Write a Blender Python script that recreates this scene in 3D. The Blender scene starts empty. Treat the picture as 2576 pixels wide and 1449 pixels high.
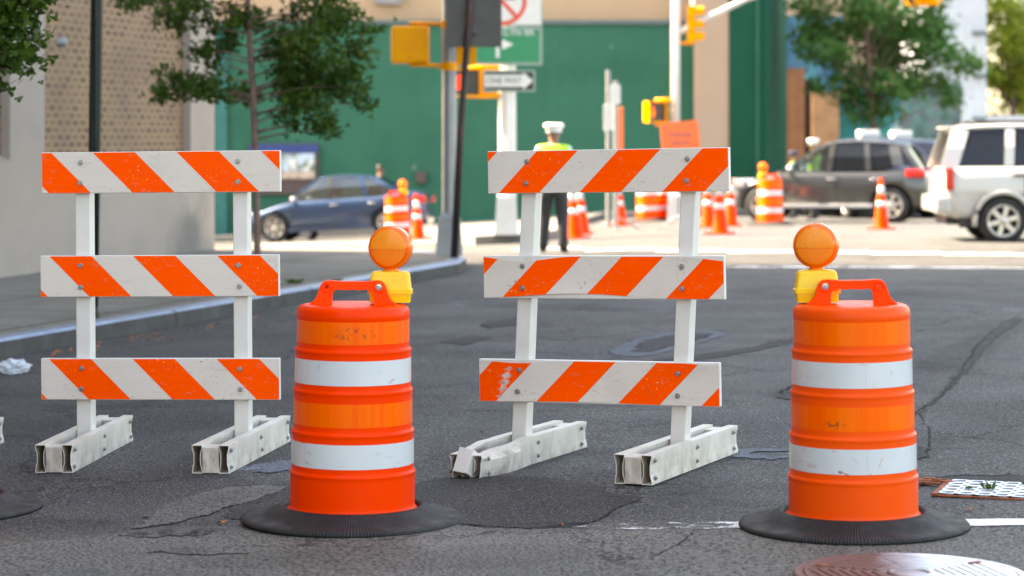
import bpy, bmesh, math, random
from mathutils import Vector, Matrix, noise as mnoise

R = math.radians
rnd = random.Random(7)
S = bpy.context.scene
COL = S.collection

# ------------------------------------------------------------------ camera, sky, sun, exposure
FPX, CXP, HYP, EYE = 5970.0, 1288.0, 341.0, 1.6      # survey constants (photo read at 2576 px wide)
cam_d = bpy.data.cameras.new("camera")
cam = bpy.data.objects.new("camera", cam_d)
COL.objects.link(cam)
cam.location = (0, 0, EYE)
cam.rotation_euler = (R(90), 0, 0)
cam_d.sensor_width = 36.0
cam_d.lens = 36.0 * FPX / 2576.0
cam_d.shift_y = -(724.5 - HYP) / 2576.0
cam_d.clip_start, cam_d.clip_end = 0.1, 3000
cam_d.dof.use_dof = True
cam_d.dof.focus_distance = 11.1
cam_d.dof.aperture_fstop = 2.5
S.camera = cam

SUN_EL = 47.0
LX, LY = 0.962, -0.274                       # horizontal travel of the sunlight
w = bpy.data.worlds.new("World")
S.world = w
w.use_nodes = True
nt = w.node_tree
bg = nt.nodes["Background"]
sky = nt.nodes.new("ShaderNodeTexSky")
sky.sky_type = 'NISHITA'
sky.sun_disc = False
sky.sun_elevation = R(SUN_EL)
sky.sun_rotation = math.atan2(-LX, -LY)
sky.dust_density = 2.5
sky.air_density = 1.0
nt.links.new(sky.outputs[0], bg.inputs[0])
bg.inputs[1].default_value = 0.15
sun_d = bpy.data.lights.new("sun", 'SUN')
sun_d.energy = 4.6
sun_d.angle = R(0.5)
sun_d.color = (1.0, 0.955, 0.89)
sun = bpy.data.objects.new("sun", sun_d)
COL.objects.link(sun)
ld = Vector((LX * math.cos(R(SUN_EL)), LY * math.cos(R(SUN_EL)), -math.sin(R(SUN_EL))))
sun.rotation_euler = ld.to_track_quat('-Z', 'Y').to_euler()
sun.location = (-20, 40, 40)
vs = S.view_settings
vs.view_transform = 'Standard'
vs.look = 'None'
vs.gamma = 1
vs.exposure = 2.78
vs.use_white_balance = True
vs.white_balance_temperature = 9000
vs.white_balance_tint = 10
S.cycles.use_denoising = True
S.cycles.max_bounces = 8
S.cycles.caustics_reflective = False
S.cycles.caustics_refractive = False


# ------------------------------------------------------------------ lie of the land
def sm(a, b, t):
    t = min(1, max(0, (t - a) / (b - a)))
    return t * t * (3 - 2 * t)


def gz(x, y):
    near = 0.011 * max(-9, min(4, x))
    far = 0.02 + 0.052 * max(-14, min(2.2, x)) - (0.026 - 0.006 * sm(0, 4, x)) * (min(y, 63) - 32)
    return near + (far - near) * sm(30, 38, y)


def W(px, py, d):
    return Vector(((px - CXP) / FPX * d, d, EYE - (py - HYP) / FPX * d))


def G(px, py, off=0.0):
    a, b = 5.0, 120.0
    for _ in range(60):
        m = (a + b) / 2
        p = W(px, py, m)
        if p.z > gz(p.x, p.y) + off:
            a = m
        else:
            b = m
    return W(px, py, a)


# ------------------------------------------------------------------ materials
class N:
    """small node builder"""
    def __init__(s, name):
        s.m = bpy.data.materials.new(name)
        s.m.use_nodes = True
        s.t = s.m.node_tree
        s.b = s.t.nodes["Principled BSDF"]
        s.out = s.t.nodes["Material Output"]
        s.tc = s.t.nodes.new("ShaderNodeTexCoord")
        s.P = s.tc.outputs["Object"]

    def set(s, sock, v):
        if v is None:
            return
        if hasattr(v, "is_linked") or hasattr(v, "links"):
            s.t.links.new(v, sock)
        elif isinstance(v, (tuple, list)) and len(v) == 3 and sock.type == 'RGBA':
            sock.default_value = (*v, 1)
        else:
            sock.default_value = v

    def math(s, op, a, b=None, c=None, clamp=False):
        n = s.t.nodes.new("ShaderNodeMath")
        n.operation = op
        n.use_clamp = clamp
        s.set(n.inputs[0], a)
        s.set(n.inputs[1], b)
        s.set(n.inputs[2], c)
        return n.outputs[0]

    def vmath(s, op, a, b=None):
        n = s.t.nodes.new("ShaderNodeVectorMath")
        n.operation = op
        s.set(n.inputs[0], a)
        if b is not None:
            s.set(n.inputs[3] if op == 'SCALE' else n.inputs[1], b)
        return n.outputs["Value"] if op in ('LENGTH', 'DOT_PRODUCT') else n.outputs[0]

    def noise(s, scale, detail=3, rough=.55, vec=None, col=False, stretch=None):
        n = s.t.nodes.new("ShaderNodeTexNoise")
        n.inputs["Scale"].default_value = scale
        n.inputs["Detail"].default_value = detail
        n.inputs["Roughness"].default_value = rough
        v = s.P if vec is None else vec
        if stretch:
            v = s.map(stretch, v)
        s.set(n.inputs["Vector"], v)
        return n.outputs["Color"] if col else n.outputs[0]

    def map(s, scale, v=None, loc=(0, 0, 0), rot=(0, 0, 0), kind='POINT'):
        n = s.t.nodes.new("ShaderNodeMapping")
        n.vector_type = kind
        s.set(n.inputs[0], s.P if v is None else v)
        n.inputs["Location"].default_value = loc
        n.inputs["Rotation"].default_value = rot
        n.inputs["Scale"].default_value = scale
        return n.outputs[0]

    def rng(s, v, a, b, c=0.0, d=1.0, smooth=False):
        n = s.t.nodes.new("ShaderNodeMapRange")
        if smooth:
            n.interpolation_type = 'SMOOTHSTEP'
        s.set(n.inputs[0], v)
        for i, q in enumerate((a, b, c, d)):
            n.inputs[i + 1].default_value = q
        return n.outputs[0]

    def mix(s, f, a, b, mode='MIX'):
        n = s.t.nodes.new("ShaderNodeMix")
        n.data_type = 'RGBA'
        n.blend_type = mode
        s.set(n.inputs[0], f)
        s.set(n.inputs[6], a)
        s.set(n.inputs[7], b)
        return n.outputs[2]

    def xyz(s, v=None):
        n = s.t.nodes.new("ShaderNodeSeparateXYZ")
        s.set(n.inputs[0], s.P if v is None else v)
        return n.outputs

    def comb(s, x, y, z):
        n = s.t.nodes.new("ShaderNodeCombineXYZ")
        for i, q in enumerate((x, y, z)):
            s.set(n.inputs[i], q)
        return n.outputs[0]

    def bump(s, h, strength=.3, dist=.01, prev=None):
        n = s.t.nodes.new("ShaderNodeBump")
        n.inputs["Strength"].default_value = strength
        n.inputs["Distance"].default_value = dist
        s.set(n.inputs["Height"], h)
        if prev is not None:
            s.set(n.inputs["Normal"], prev)
        s.set(s.b.inputs["Normal"], n.outputs[0])
        return n.outputs[0]

    def p(s, **k):
        names = dict(col="Base Color", rough="Roughness", metal="Metallic", coat="Coat Weight", coatr="Coat Roughness", spec="Specular IOR Level",
                     sss="Subsurface Weight", trans="Transmission Weight", ecol="Emission Color", e="Emission Strength", alpha="Alpha", sheen="Sheen Weight")
        for a, v in k.items():
            s.set(s.b.inputs[names[a]], v)
        return s.m

    def vary(s, col, var=.15, scale=6, dark=None, dscale=3, dlo=.58, dhi=.75, damt=.6):
        c = s.mix(s.rng(s.noise(scale, 5), .3, .7), tuple(q * (1 - var) for q in col), tuple(min(max(1, max(col)), q * (1 + var)) for q in col))
        if dark:
            c = s.mix(s.math('MULTIPLY', s.rng(s.noise(dscale, 8, .65), dlo, dhi), damt), c, dark)
        return c


def plain(name, col, rough=.5, metal=0, var=.12, scale=6, bump=0, bscale=80, dark=None, coat=0, spec=.5, dscale=3, dlo=.58, dhi=.75, damt=.6, rvar=.1):
    n = N(name)
    c = n.vary(col, var, scale, dark, dscale, dlo, dhi, damt)
    n.p(col=c, metal=metal, coat=coat, spec=spec, coatr=.05)
    n.p(rough=n.rng(n.noise(scale * 2.3, 4), .3, .7, max(.02, rough - rvar), min(1, rough + rvar)))
    if bump:
        n.bump(n.noise(bscale, 4), bump, .004)
    return n.m


M = {}
M['plastic_white'] = plain('white_plastic', (.70, .67, .62), .42, var=.05, scale=9, dark=(.32, .28, .22), dscale=7, dlo=.62, dhi=.85, damt=.35, bump=.05, bscale=60)
n = N('dirty_white_plastic')
zz = n.xyz()[2]
dirt = n.math('MULTIPLY', n.rng(n.noise(9, 8, .7, stretch=(1, 1, .6)), .46, .70), n.rng(zz, .0, .12, 1.0, .16))
c = n.mix(n.rng(n.noise(5, 3), .3, .7), (.58, .53, .46), (.68, .63, .56))
c = n.mix(dirt, c, (.25, .18, .12))
c = n.mix(n.math('MULTIPLY', n.rng(n.noise(24, 6, .7, stretch=(1, 2, .5)), .63, .69), .7), c, (.16, .12, .09))
n.p(col=c, rough=.5)
n.bump(n.noise(70, 3), .08, .003)
M['plastic_dirty'] = n.m
M['bolt'] = plain('zinc_bolt', (.33, .34, .35), .38, .85, var=.25, scale=80, dark=(.12, .08, .05), dscale=60, dlo=.55, dhi=.7)
M['hollow'] = plain('grimy_inside', (.48, .40, .31), .8, var=.3, scale=30)
M['orange_plastic'] = plain('orange_plastic', (1.07, .044, .001), .36, var=.07, scale=5, dark=(.70, .03, .004), dscale=8, dlo=.62, dhi=.9, damt=.5, bump=.04, bscale=25, spec=.12)
M['orange_plastic_faded'] = plain('faded_orange_plastic', (1.03, .083, .006), .38, var=.06, scale=5, dark=(.62, .07, .02), dscale=6, dlo=.6, dhi=.85, damt=.5, bump=.04, bscale=25, spec=.15)
M['handle_orange'] = plain('handle_orange_plastic', (1.15, .055, .002), .42, spec=.15, var=.05, scale=14, bump=.05, bscale=90)
M['yellow_plastic'] = plain('yellow_plastic', (.90, .56, .008), .34, var=.05, scale=20, dark=(.35, .2, .02), dscale=22, dlo=.66, dhi=.8, damt=.7)


def band_white(name, seed, marks=(), seam=.1):
    n = N(name)
    v = n.map((1, 1, 1), loc=(seed, seed * .7, seed * 1.3))
    c = n.mix(n.rng(n.noise(5, 4, vec=v), .3, .7), (.57, .60, .615), (.645, .655, .655))
    x = n.xyz()
    u = n.math('MULTIPLY', n.math('ARCTAN2', x[0], n.math('MULTIPLY', x[1], -1)), .252)
    uv = n.comb(u, x[2], 0)
    area = n.rng(n.noise(4, 2, vec=v), .52, .62)
    scr = n.math('MULTIPLY', n.rng(n.noise(26, 2, .5, vec=n.map((1, 1, 4), v, rot=(.5, .3, 0))), .64, .68), area)
    c = n.mix(n.math('MULTIPLY', scr, .6), c, (.34, .30, .27))
    for (uu, vv_, lu, lv, a_, cc) in marks:
        m_ = n.vmath('LENGTH', n.map((lu, lv, 1e6), n.vmath('ADD', uv, n.vmath('SCALE', n.vmath('SUBTRACT', n.noise(40, 2, col=True), (.5, .5, .5)), .012)), (uu, vv_, 0), (0, 0, R(a_)), 'TEXTURE'))
        c = n.mix(n.math('MULTIPLY', n.rng(m_, 1.1, .7), .85), c, cc)
    # cellular pattern of the sheeting and its seam
    wv = n.math('MULTIPLY', n.math('SINE', n.math('MULTIPLY', n.math('ADD', u, x[2]), 2 * math.pi / .010)), n.math('SINE', n.math('MULTIPLY', n.math('SUBTRACT', u, x[2]), 2 * math.pi / .010)))
    c = n.mix(n.rng(wv, .2, .9, 0, .12), c, (.45, .48, .50))
    c = n.mix(n.rng(n.math('ABSOLUTE', n.math('SUBTRACT', u, seam)), .0016, .0008, 0, .5), c, (.40, .40, .40))
    gr = n.math('MULTIPLY', n.rng(n.noise(9, 7, .7, vec=v), .62, .76), .55)
    c = n.mix(gr, c, (.45, .43, .40))
    n.p(col=c, rough=.24, spec=.5, coat=.12, coatr=.12)
    return n.m


def band_amber(name, seed, gm):
    n = N(name)
    v = n.map((1, 1, 1), loc=(seed, seed * .7, seed * 1.3))
    x = n.xyz()
    ang = n.math('ARCTAN2', x[1], x[0])
    st = n.noise(2.4, 4, .7, vec=n.comb(n.math('MULTIPLY', ang, 2.2), seed, 0))
    c = n.mix(n.rng(st, .32, .74), (1.08, .085, .001), (1.10, .175, .002))
    u = n.math('MULTIPLY', n.math('ARCTAN2', x[0], n.math('MULTIPLY', x[1], -1)), .24)
    gr_ = n.vmath('LENGTH', n.map((gm[2], gm[3], 1e6), n.comb(u, x[2], 0), (gm[0], gm[1], 0), (0, 0, 0), 'TEXTURE'))
    scr = n.math('MULTIPLY', n.rng(n.noise(48, 4, .65, vec=v), .52, .57), n.rng(gr_, 1.15, .6))
    c = n.mix(n.math('MULTIPLY', scr, .8), c, (.30, .07, .015))
    s2_ = n.math('MULTIPLY', n.rng(n.noise(30, 3, .6, vec=n.map((1, 1, 2.2), v, rot=(.5, .3, 0))), .66, .69), n.rng(n.noise(4, 2, vec=v), .52, .6))
    c = n.mix(n.math('MULTIPLY', s2_, .7), c, (.40, .09, .015))
    n.p(col=c, rough=.3, spec=.2, coat=.10, coatr=.12)
    return n.m


M['band_w'] = band_white('white_reflective_sheeting', 1.3, [(.20, .602, .018, .0022, 12, (.45, .12, .06)), (.185, .592, .014, .0016, 8, (.40, .14, .08)), (-.14, .655, .003, .014, 10, (.42, .41, .42)), (-.03, .635, .016, .018, 0, (.56, .58, .60)), (.17, .29, .03, .0012, 12, (.45, .44, .45)), (.12, .31, .02, .001, -6, (.5, .5, .5))], -.205)
M['band_w2'] = band_white('white_reflective_sheeting_worn', 7.9, [(-.075, .252, .012, .0055, -5, (.34, .10, .06)), (-.045, .243, .026, .0030, -18, (.30, .11, .07)), (.085, .290, .034, .0014, 66, (.60, .20, .10)), (-.02, .300, .024, .0011, -58, (.40, .30, .26)), (.04, .240, .012, .0018, 80, (.45, .15, .1)), (-.20, .27, .03, .010, 0, (.50, .48, .45)), (-.10, .335, .010, .0022, -20, (.45, .2, .14)), (.06, .59, .028, .0012, 60, (.45, .44, .43)), (.15, .64, .002, .012, 0, (.4, .38, .36)), (.02, .679, .03, .002, 0, (.5, .42, .36))], .03)
M['band_a'] = band_amber('amber_reflective_sheeting', 2.1, (.02, .795, .10, .028))
M['band_a2'] = band_amber('amber_reflective_sheeting_worn', 9.4, (-.10, .44, .05, .02))
# rubber base with moulded radial ribs
n = N('black_rubber')
x = n.xyz()
ang = n.math('ARCTAN2', x[1], x[0])
c = n.vary((.022, .021, .021), .25, 9, (.06, .055, .05), 7, .5, .8, .7)
n.p(col=c, rough=n.rng(n.noise(12, 4), .3, .7, .5, .75), spec=.25)
b1 = n.bump(n.math('SINE', n.math('MULTIPLY', ang, 210)), .55, .004)
n.bump(n.noise(160, 3), .25, .003, b1)
M['rubber'] = n.m
# amber lamp lens
n = N('amber_lens')
x = n.xyz()
lo = n.rng(x[2], -.012, -.006)
g = n.math('MULTIPLY', n.math('SINE', n.math('MULTIPLY', x[0], 2 * math.pi / .0118)), n.math('SINE', n.math('MULTIPLY', x[2], 2 * math.pi / .0125)))
g2 = n.math('MULTIPLY', n.math('SINE', n.math('MULTIPLY', x[0], 2 * math.pi / .012)), n.math('SINE', n.math('MULTIPLY', x[2], 2 * math.pi / .0055)))
rr = n.vmath('LENGTH', n.comb(x[0], 0, x[2]))
inner = n.rng(rr, .0785, .0745)
gm = n.math('MULTIPLY', n.math('ADD', n.math('MULTIPLY', g, lo), n.math('MULTIPLY', n.math('MULTIPLY', g2, n.math('SUBTRACT', 1, lo)), .5)), inner)
c = n.mix(n.rng(gm, .0, .6), (1.05, .15, .001), (1.35, .68, .03))  # bright facet glints put into the colour, alongside the bump
c = n.mix(n.rng(n.math('ABSOLUTE', n.math('ADD', x[2], .009)), .0035, .0015), c, (1.0, .15, .002))
c = n.mix(inner, (1.05, .17, .001), c)
c = n.mix(n.rng(n.math('ABSOLUTE', n.math('SUBTRACT', rr, .081)), .0025, .001), c, (.85, .10, .002))
n.p(col=c, rough=.2, coat=.35, coatr=.05, spec=.3, sss=.15)
n.b.inputs["Subsurface Radius"].default_value = (.02, .008, .001)
n.bump(gm, .6, .003)
M['lens'] = n.m


# retroreflective board sheeting with diagonal stripes
def sheeting(name, u0, slope, period, seed, bright=(.72, .645, .575), peel=None):
    n = N(name)
    x = n.xyz()
    u = n.math('ADD', x[0], n.math('MULTIPLY', x[2], slope))
    f = n.math('FRACT', n.math('DIVIDE', n.math('SUBTRACT', u, u0 - 20 * period), period))
    orange = n.math('LESS_THAN', f, .505)
    edge = n.math('MULTIPLY', n.rng(n.math('ABSOLUTE', n.math('SUBTRACT', f, .5)), .012, .004), 1)
    v = n.map((1, 1, 1), loc=(seed * 3.1, 0, seed * 1.7))
    lines = n.noise(3.5, 3, .6, vec=n.map((.25, 1, 26), v))
    big = n.noise(4, 3, vec=v)
    wcol = n.mix(n.rng(lines, .3, .7), tuple(q * .95 for q in bright), bright)
    wcol = n.mix(n.math('MULTIPLY', n.rng(big, .5, .75), .35), wcol, (.56, .50, .43))
    ocol = n.mix(n.rng(lines, .3, .7), (1.22, .082, .001), (1.30, .100, .001))
    ocol = n.mix(n.math('MULTIPLY', n.rng(big, .5, .75), .3), ocol, (1.1, .065, .001))
    # cellular weave of the sheeting
    wv = n.math('MULTIPLY', n.math('SINE', n.math('MULTIPLY', n.math('ADD', x[0], x[2]), 2 * math.pi / .0085)),
                n.math('SINE', n.math('MULTIPLY', n.math('SUBTRACT', x[0], x[2]), 2 * math.pi / .0085)))
    wcol = n.mix(n.rng(wv, .2, .9, 0, .10), wcol, (.62, .52, .43))
    ocol = n.mix(n.rng(wv, .2, .9, 0, .16), ocol, (.70, .06, .002))
    c = n.mix(orange, wcol, ocol)
    if peel:
        px, pz, pw, ph = peel
        dd = n.vmath('LENGTH', n.map((pw, 1e9, ph), v=None, loc=(px, 0, pz), rot=(0, .35, 0), kind='TEXTURE'))
        dd = n.math('ADD', dd, n.math('MULTIPLY', n.math('SUBTRACT', n.noise(110, 3, .7), .5), 2.4))
        dd = n.math('ADD', dd, n.math('MULTIPLY', n.math('SINE', n.math('MULTIPLY', x[2], 2 * math.pi / .034)), .3))
        c = n.mix(n.rng(dd, 1.05, .55, 0, .85), c, n.mix(n.rng(n.noise(60, 3), .4, .6), (.72, .66, .60), (.45, .36, .30)))
    # knocks: black scuffs, chipped spots
    area = n.rng(n.noise(5, 3, vec=n.map((1, 1, 1), v, loc=(4, 2, 1))), .50, .60)
    chips = n.math('MULTIPLY', n.rng(n.noise(62, 4, .7, vec=n.map((1, 1, 1.6), v)), .60, .64), area)
    c = n.mix(n.math('MULTIPLY', chips, .85), c, (.13, .095, .07))
    chips2 = n.math('MULTIPLY', n.rng(n.noise(75, 2, .6, vec=n.map((1, 1, 1), v, loc=(1, 7, 3))), .655, .68), area)
    c = n.mix(n.math('MULTIPLY', n.math('MULTIPLY', chips2, orange), .8), c, (.86, .55, .25))
    scuff = n.math('MULTIPLY', n.rng(n.noise(14, 5, .7, vec=n.map((1, 1, 3), v, rot=(0, .5, 0))), .58, .70), .4)
    c = n.mix(scuff, c, (.40, .30, .22))
    c = n.mix(n.math('MULTIPLY', edge, .25), c, (.55, .25, .08))
    n.p(col=c, rough=n.rng(big, .3, .7, .38, .5), spec=.1)
    n.bump(n.noise(9, 3, vec=n.map((.6, 1, 3), v)), .25, .004)
    return n.m


# road
n = N('asphalt')
Pn = n.P
warp = n.vmath('SCALE', n.vmath('SUBTRACT', n.noise(2.2, 5, .65, col=True), (.5, .5, .5)), .55)
Pw = n.vmath('ADD', Pn, warp)
xs = n.xyz()


def blob(cx, cy, rx, ry, a=0, e=.10):
    v = n.map((rx, ry, 1e6), Pw, (cx, cy, 0), (0, 0, R(a)), 'TEXTURE')
    return n.rng(n.vmath('LENGTH', v), 1 + e, 1 - e, smooth=True)


def ring(cx, cy, rx, ry, a=0, wd=.12):
    v = n.map((rx, ry, 1e6), Pw, (cx, cy, 0), (0, 0, R(a)), 'TEXTURE')
    return n.rng(n.math('ABSOLUTE', n.math('SUBTRACT', n.vmath('LENGTH', v), 1)), wd, wd * .35, smooth=True)


base = n.mix(n.rng(n.noise(.55, 6, .6), .35, .65), (.040, .0385, .038), (.064, .061, .0585))
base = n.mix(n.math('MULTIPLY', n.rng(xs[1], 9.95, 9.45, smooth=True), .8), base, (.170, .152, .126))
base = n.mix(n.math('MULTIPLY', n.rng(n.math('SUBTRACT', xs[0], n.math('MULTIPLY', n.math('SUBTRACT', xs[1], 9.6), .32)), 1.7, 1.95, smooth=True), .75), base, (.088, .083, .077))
base = n.mix(n.math('MULTIPLY', n.rng(n.noise(.22, 4), .5, .62), .35), base, (.045, .046, .052))
for (px, py, rx, ry, a, k, col) in [
        (700, 1172, .22, .13, 10, .85, (.20, .23, .28)),
        (1620, 1240, .2, .25, 0, .5, (.09, .087, .082)),
]:
    g = G(px, py)
    base = n.mix(n.math('MULTIPLY', blob(g.x, g.y, rx, ry, a), k), base, col)
for (px, py, rx, ry, a, k, col) in [
        (1900, 1140, .22, .12, 0, .8, (.25, .28, .33)),
        (2330, 760, .3, 1.2, 30, .5, (.16, .175, .2)),
        (1400, 770, .5, 1.2, 50, .35, (.13, .14, .16)),
        (1160, 1190, .3, .12, 0, .45, (.16, .18, .22)),
        (0, 3000, .1, .1, 0, 0, (.1, .1, .1))]:
    g = G(px, py)
    base = n.mix(n.math('MULTIPLY', ring(g.x, g.y, rx, ry, a), k), base, col)
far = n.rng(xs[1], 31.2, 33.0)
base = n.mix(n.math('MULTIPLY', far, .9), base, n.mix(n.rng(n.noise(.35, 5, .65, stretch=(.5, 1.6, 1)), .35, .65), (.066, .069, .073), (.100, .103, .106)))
agg = n.noise(105, 2, .6)
agg2 = n.noise(62, 3, .65)
base = n.mix(n.rng(agg, .56, .64, 0, .95), base, n.mix(.62, base, (.40, .38, .35)))
base = n.mix(n.rng(agg2, .51, .40, 0, .95), base, (.012, .011, .011))
base = n.mix(n.rng(n.noise(46, 2), .68, .72, 0, .45), base, (.30, .29, .27))
DARK = [
    (200, 1060, .9, .9, 0, .5),
    (700, 1130, .5, .7, 0, .6),
    (1390, 775, .30, .9, 60, .6),
    (2250, 745, 1.0, 2.0, 40, .45),
    (1200, 850, .28, .7, 70, .55),
    (2060, 990, .35, .4, 0, .6),
    (2320, 1130, .16, .5, -20, .65),
    (2450, 1202, .42, .16, 0, .9),
    (900, 1010, .7, .5, 0, .4), (1500, 1000, .6, .5, 0, .35), (1900, 1240, .5, .35, 10, .45), (2200, 900, .25, 1.4, 25, .45), (2430, 880, .22, 1.6, -20, .6), (1000, 1400, .9, .25, 5, .35), (60, 1330, .4, .3, 0, .45),
    (1250, 1150, .35, .3, 0, .5), (300, 1000, 1.0, .6, 0, .4), (1700, 1140, .5, .3, 0, .5)]
for (px, py, rx, ry, a, k) in DARK:
    g = G(px, py)
    base = n.mix(n.math('MULTIPLY', blob(g.x, g.y, rx, ry, a), min(1, k * 1.1)), base, n.vmath('SCALE', base, .50))
# wandering hairline cracks
crk = n.t.nodes.new("ShaderNodeTexVoronoi")
crk.feature = 'DISTANCE_TO_EDGE'
crk.inputs["Scale"].default_value = .62
n.t.links.new(n.vmath('ADD', Pn, n.vmath('SCALE', n.vmath('SUBTRACT', n.noise(5, 6, .7, col=True), (.5, .5, .5)), .5)), crk.inputs["Vector"])
ck = n.math('MULTIPLY', n.rng(crk.outputs["Distance"], .007, .002), n.rng(n.noise(.7, 2), .46, .54))
base = n.mix(n.math('MULTIPLY', ck, .85), base, (.018, .017, .016))
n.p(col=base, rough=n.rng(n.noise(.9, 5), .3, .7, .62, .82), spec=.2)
h = n.math('ADD', n.math('MULTIPLY', agg2, .7), n.math('MULTIPLY', agg, .5))
h = n.math('SUBTRACT', h, n.math('MULTIPLY', ck, 1.2))
b0 = n.bump(n.noise(1.6, 5, .6), .35, .05)
n.bump(h, .75, .010, b0)
M['asphalt'] = n.m


def patch_asphalt(name, lo, hi, kd, kl):
    n = N(name)
    b_ = n.mix(n.rng(n.noise(3, 6, .65), .35, .65), lo, hi)
    a1, a2 = n.noise(105, 2, .6), n.noise(62, 3, .65)
    b_ = n.mix(n.rng(a1, .56, .64, 0, .95), b_, n.mix(kl, b_, (.40, .38, .35)))
    b_ = n.mix(n.rng(a2, .51, .40, 0, kd), b_, (.012, .011, .011))
    n.p(col=b_, rough=.75, spec=.2)
    n.bump(n.math('ADD', n.math('MULTIPLY', a2, .7), n.math('MULTIPLY', a1, .5)), .8, .010)
    return n.m


M['patch_dark'] = patch_asphalt('fresh_dark_asphalt', (.021, .020, .0195), (.034, .032, .031), .85, .42)
M['patch_light'] = patch_asphalt('worn_pale_asphalt', (.100, .094, .085), (.150, .140, .126), .9, .6)
M['patch_blue'] = patch_asphalt('pale_bluish_tar', (.062, .072, .088), (.115, .135, .165), .7, .3)  # paler and bluer than the other patches, equally rough
M['patch_tar'] = patch_asphalt('old_tar', (.018, .017, .017), (.032, .030, .029), .7, .15)

n = N('worn_white_paint')
x = n.xyz()
wear = n.math('ADD', n.math('MULTIPLY', n.noise(14, 8, .72, stretch=(.5, 1, 1)), .8), n.math('MULTIPLY', n.noise(120, 2), .25))
thr = n.rng(x[0], -.2, 1.9, .25, -.03)
a = n.rng(n.math('SUBTRACT', wear, thr), .42, .46)
e = n.math('ADD', n.math('ABSOLUTE', n.math('SUBTRACT', x[1], 9.67)), n.math('MULTIPLY', n.math('SUBTRACT', n.noise(9, 6, .7), .5), .05))
a = n.math('MULTIPLY', a, n.rng(e, .085, .078))
n.p(col=n.vary((.70, .69, .66), .1, 20, (.3, .29, .27), 18, .55, .75), rough=.6, alpha=a)
M['paint_worn'] = n.m
n = N('crossing_paint')
a = n.rng(n.noise(3, 6, .7), .40, .52)
n.p(col=(.72, .71, .68), rough=.6, alpha=a)
M['paint_far'] = n.m
M['crack'] = plain('open_crack', (.022, .020, .019), .95, var=.5, scale=30, spec=.1)
n = N('sidewalk_concrete')
bt = n.t.nodes.new("ShaderNodeTexBrick")
bt.offset = 0
n.t.links.new(n.map((1, 1, 1), rot=(0, 0, R(17))), bt.inputs["Vector"])
bt.inputs["Scale"].default_value = .66
bt.inputs["Mortar Size"].default_value = .016
bt.inputs["Brick Width"].default_value = 1
bt.inputs["Row Height"].default_value = 1
c = n.vary((.21, .19, .16), .14, 1.3, (.12, .108, .094), 1.7, .5, .75, .7)
c = n.mix(n.math('MULTIPLY', n.rng(n.noise(22, 5, .7), .6, .7), .5), c, (.05, .045, .04))
c = n.mix(n.math('MULTIPLY', bt.outputs[1], .7), c, (.035, .032, .03))
n.p(col=c, rough=.85, spec=.1)
n.bump(n.noise(60, 4), .3, .006)
M['sidewalk'] = n.m
M['far_concrete'] = plain('pale_pavement', (.165, .160, .152), .85, var=.1, scale=1.2)
n = N('kerb_steel')
x = n.xyz()
j = n.math('FRACT', n.math('DIVIDE', x[1], 2.9))
c = n.mix(n.rng(n.noise(7, 5, .65), .35, .65), (.20, .25, .33), (.30, .37, .48))
c = n.mix(n.rng(j, .016, .012), c, (.02, .02, .02))
n.p(col=c, rough=.42, metal=.55)
n.bump(n.noise(30, 4), .25, .006)
M['kerb_top'] = n.m
n = N('kerb_face')
c = n.vary((.045, .043, .043), .3, 5, (.02, .019, .017), 4, .45, .7, .8)
c = n.mix(n.rng(n.math('FRACT', n.math('DIVIDE', n.xyz()[1], 2.9)), .016, .012), c, (.008, .015, .015))
n.p(col=c, rough=.7)
n.bump(n.noise(25, 5), .4, .01)
M['kerb_face'] = n.m
# buildings
n = N('painted_concrete')
c = n.vary((.345, .285, .245), .06, .8, (.25, .205, .175), 1.1, .5, .8, .5)
st = n.vmath('LENGTH', n.map((.75, .75, .55), n.vmath('ADD', n.P, n.vmath('SCALE', n.vmath('SUBTRACT', n.noise(2.5, 5, .6, col=True), (.5, .5, .5)), 1.1)), (-4.02, 29.9, .28), kind='TEXTURE'))
c = n.mix(n.rng(st, 1.25, .1, 0, .8, smooth=True), c, (.13, .12, .112))
c = n.mix(n.math('MULTIPLY', n.rng(n.xyz()[2], .65, .1), n.rng(n.noise(1.5, 5), .4, .7, 0, .4)), c, (.22, .20, .18))
c = n.mix(n.math('MULTIPLY', n.rng(n.noise(28, 3), .71, .74), .5), c, (.15, .14, .13))
n.p(col=c, rough=.85)
n.bump(n.noise(40, 4), .2, .006)
M['concrete'] = n.m
n = N('tan_brick')
bt = n.t.nodes.new("ShaderNodeTexBrick")
bt.offset = .5
bx = n.xyz()
n.t.links.new(n.comb(n.math('MULTIPLY', bx[1], .43), bx[2], 0), bt.inputs["Vector"])
for k_, v_ in (("Scale", 1), ("Mortar Size", .010), ("Mortar Smooth", .3), ("Brick Width", .088), ("Row Height", .081), ("Bias", -.1)):
    bt.inputs[k_].default_value = v_
bt.inputs["Color1"].default_value = (.105, .053, .033, 1)
bt.inputs["Color2"].default_value = (.235, .132, .067, 1)
bt.inputs["Mortar"].default_value = (.34, .222, .120, 1)
c = n.mix(n.math('MULTIPLY', n.rng(n.noise(.9, 5, .6), .42, .66), .5), bt.outputs[0], (.14, .08, .06))
c = n.mix(n.rng(n.noise(14, 3), .3, .7, 0, .15), c, (.30, .2, .13))
n.p(col=c, rough=.75)
n.bump(bt.outputs[1], -.6, .01)
M['brick'] = n.m


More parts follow.
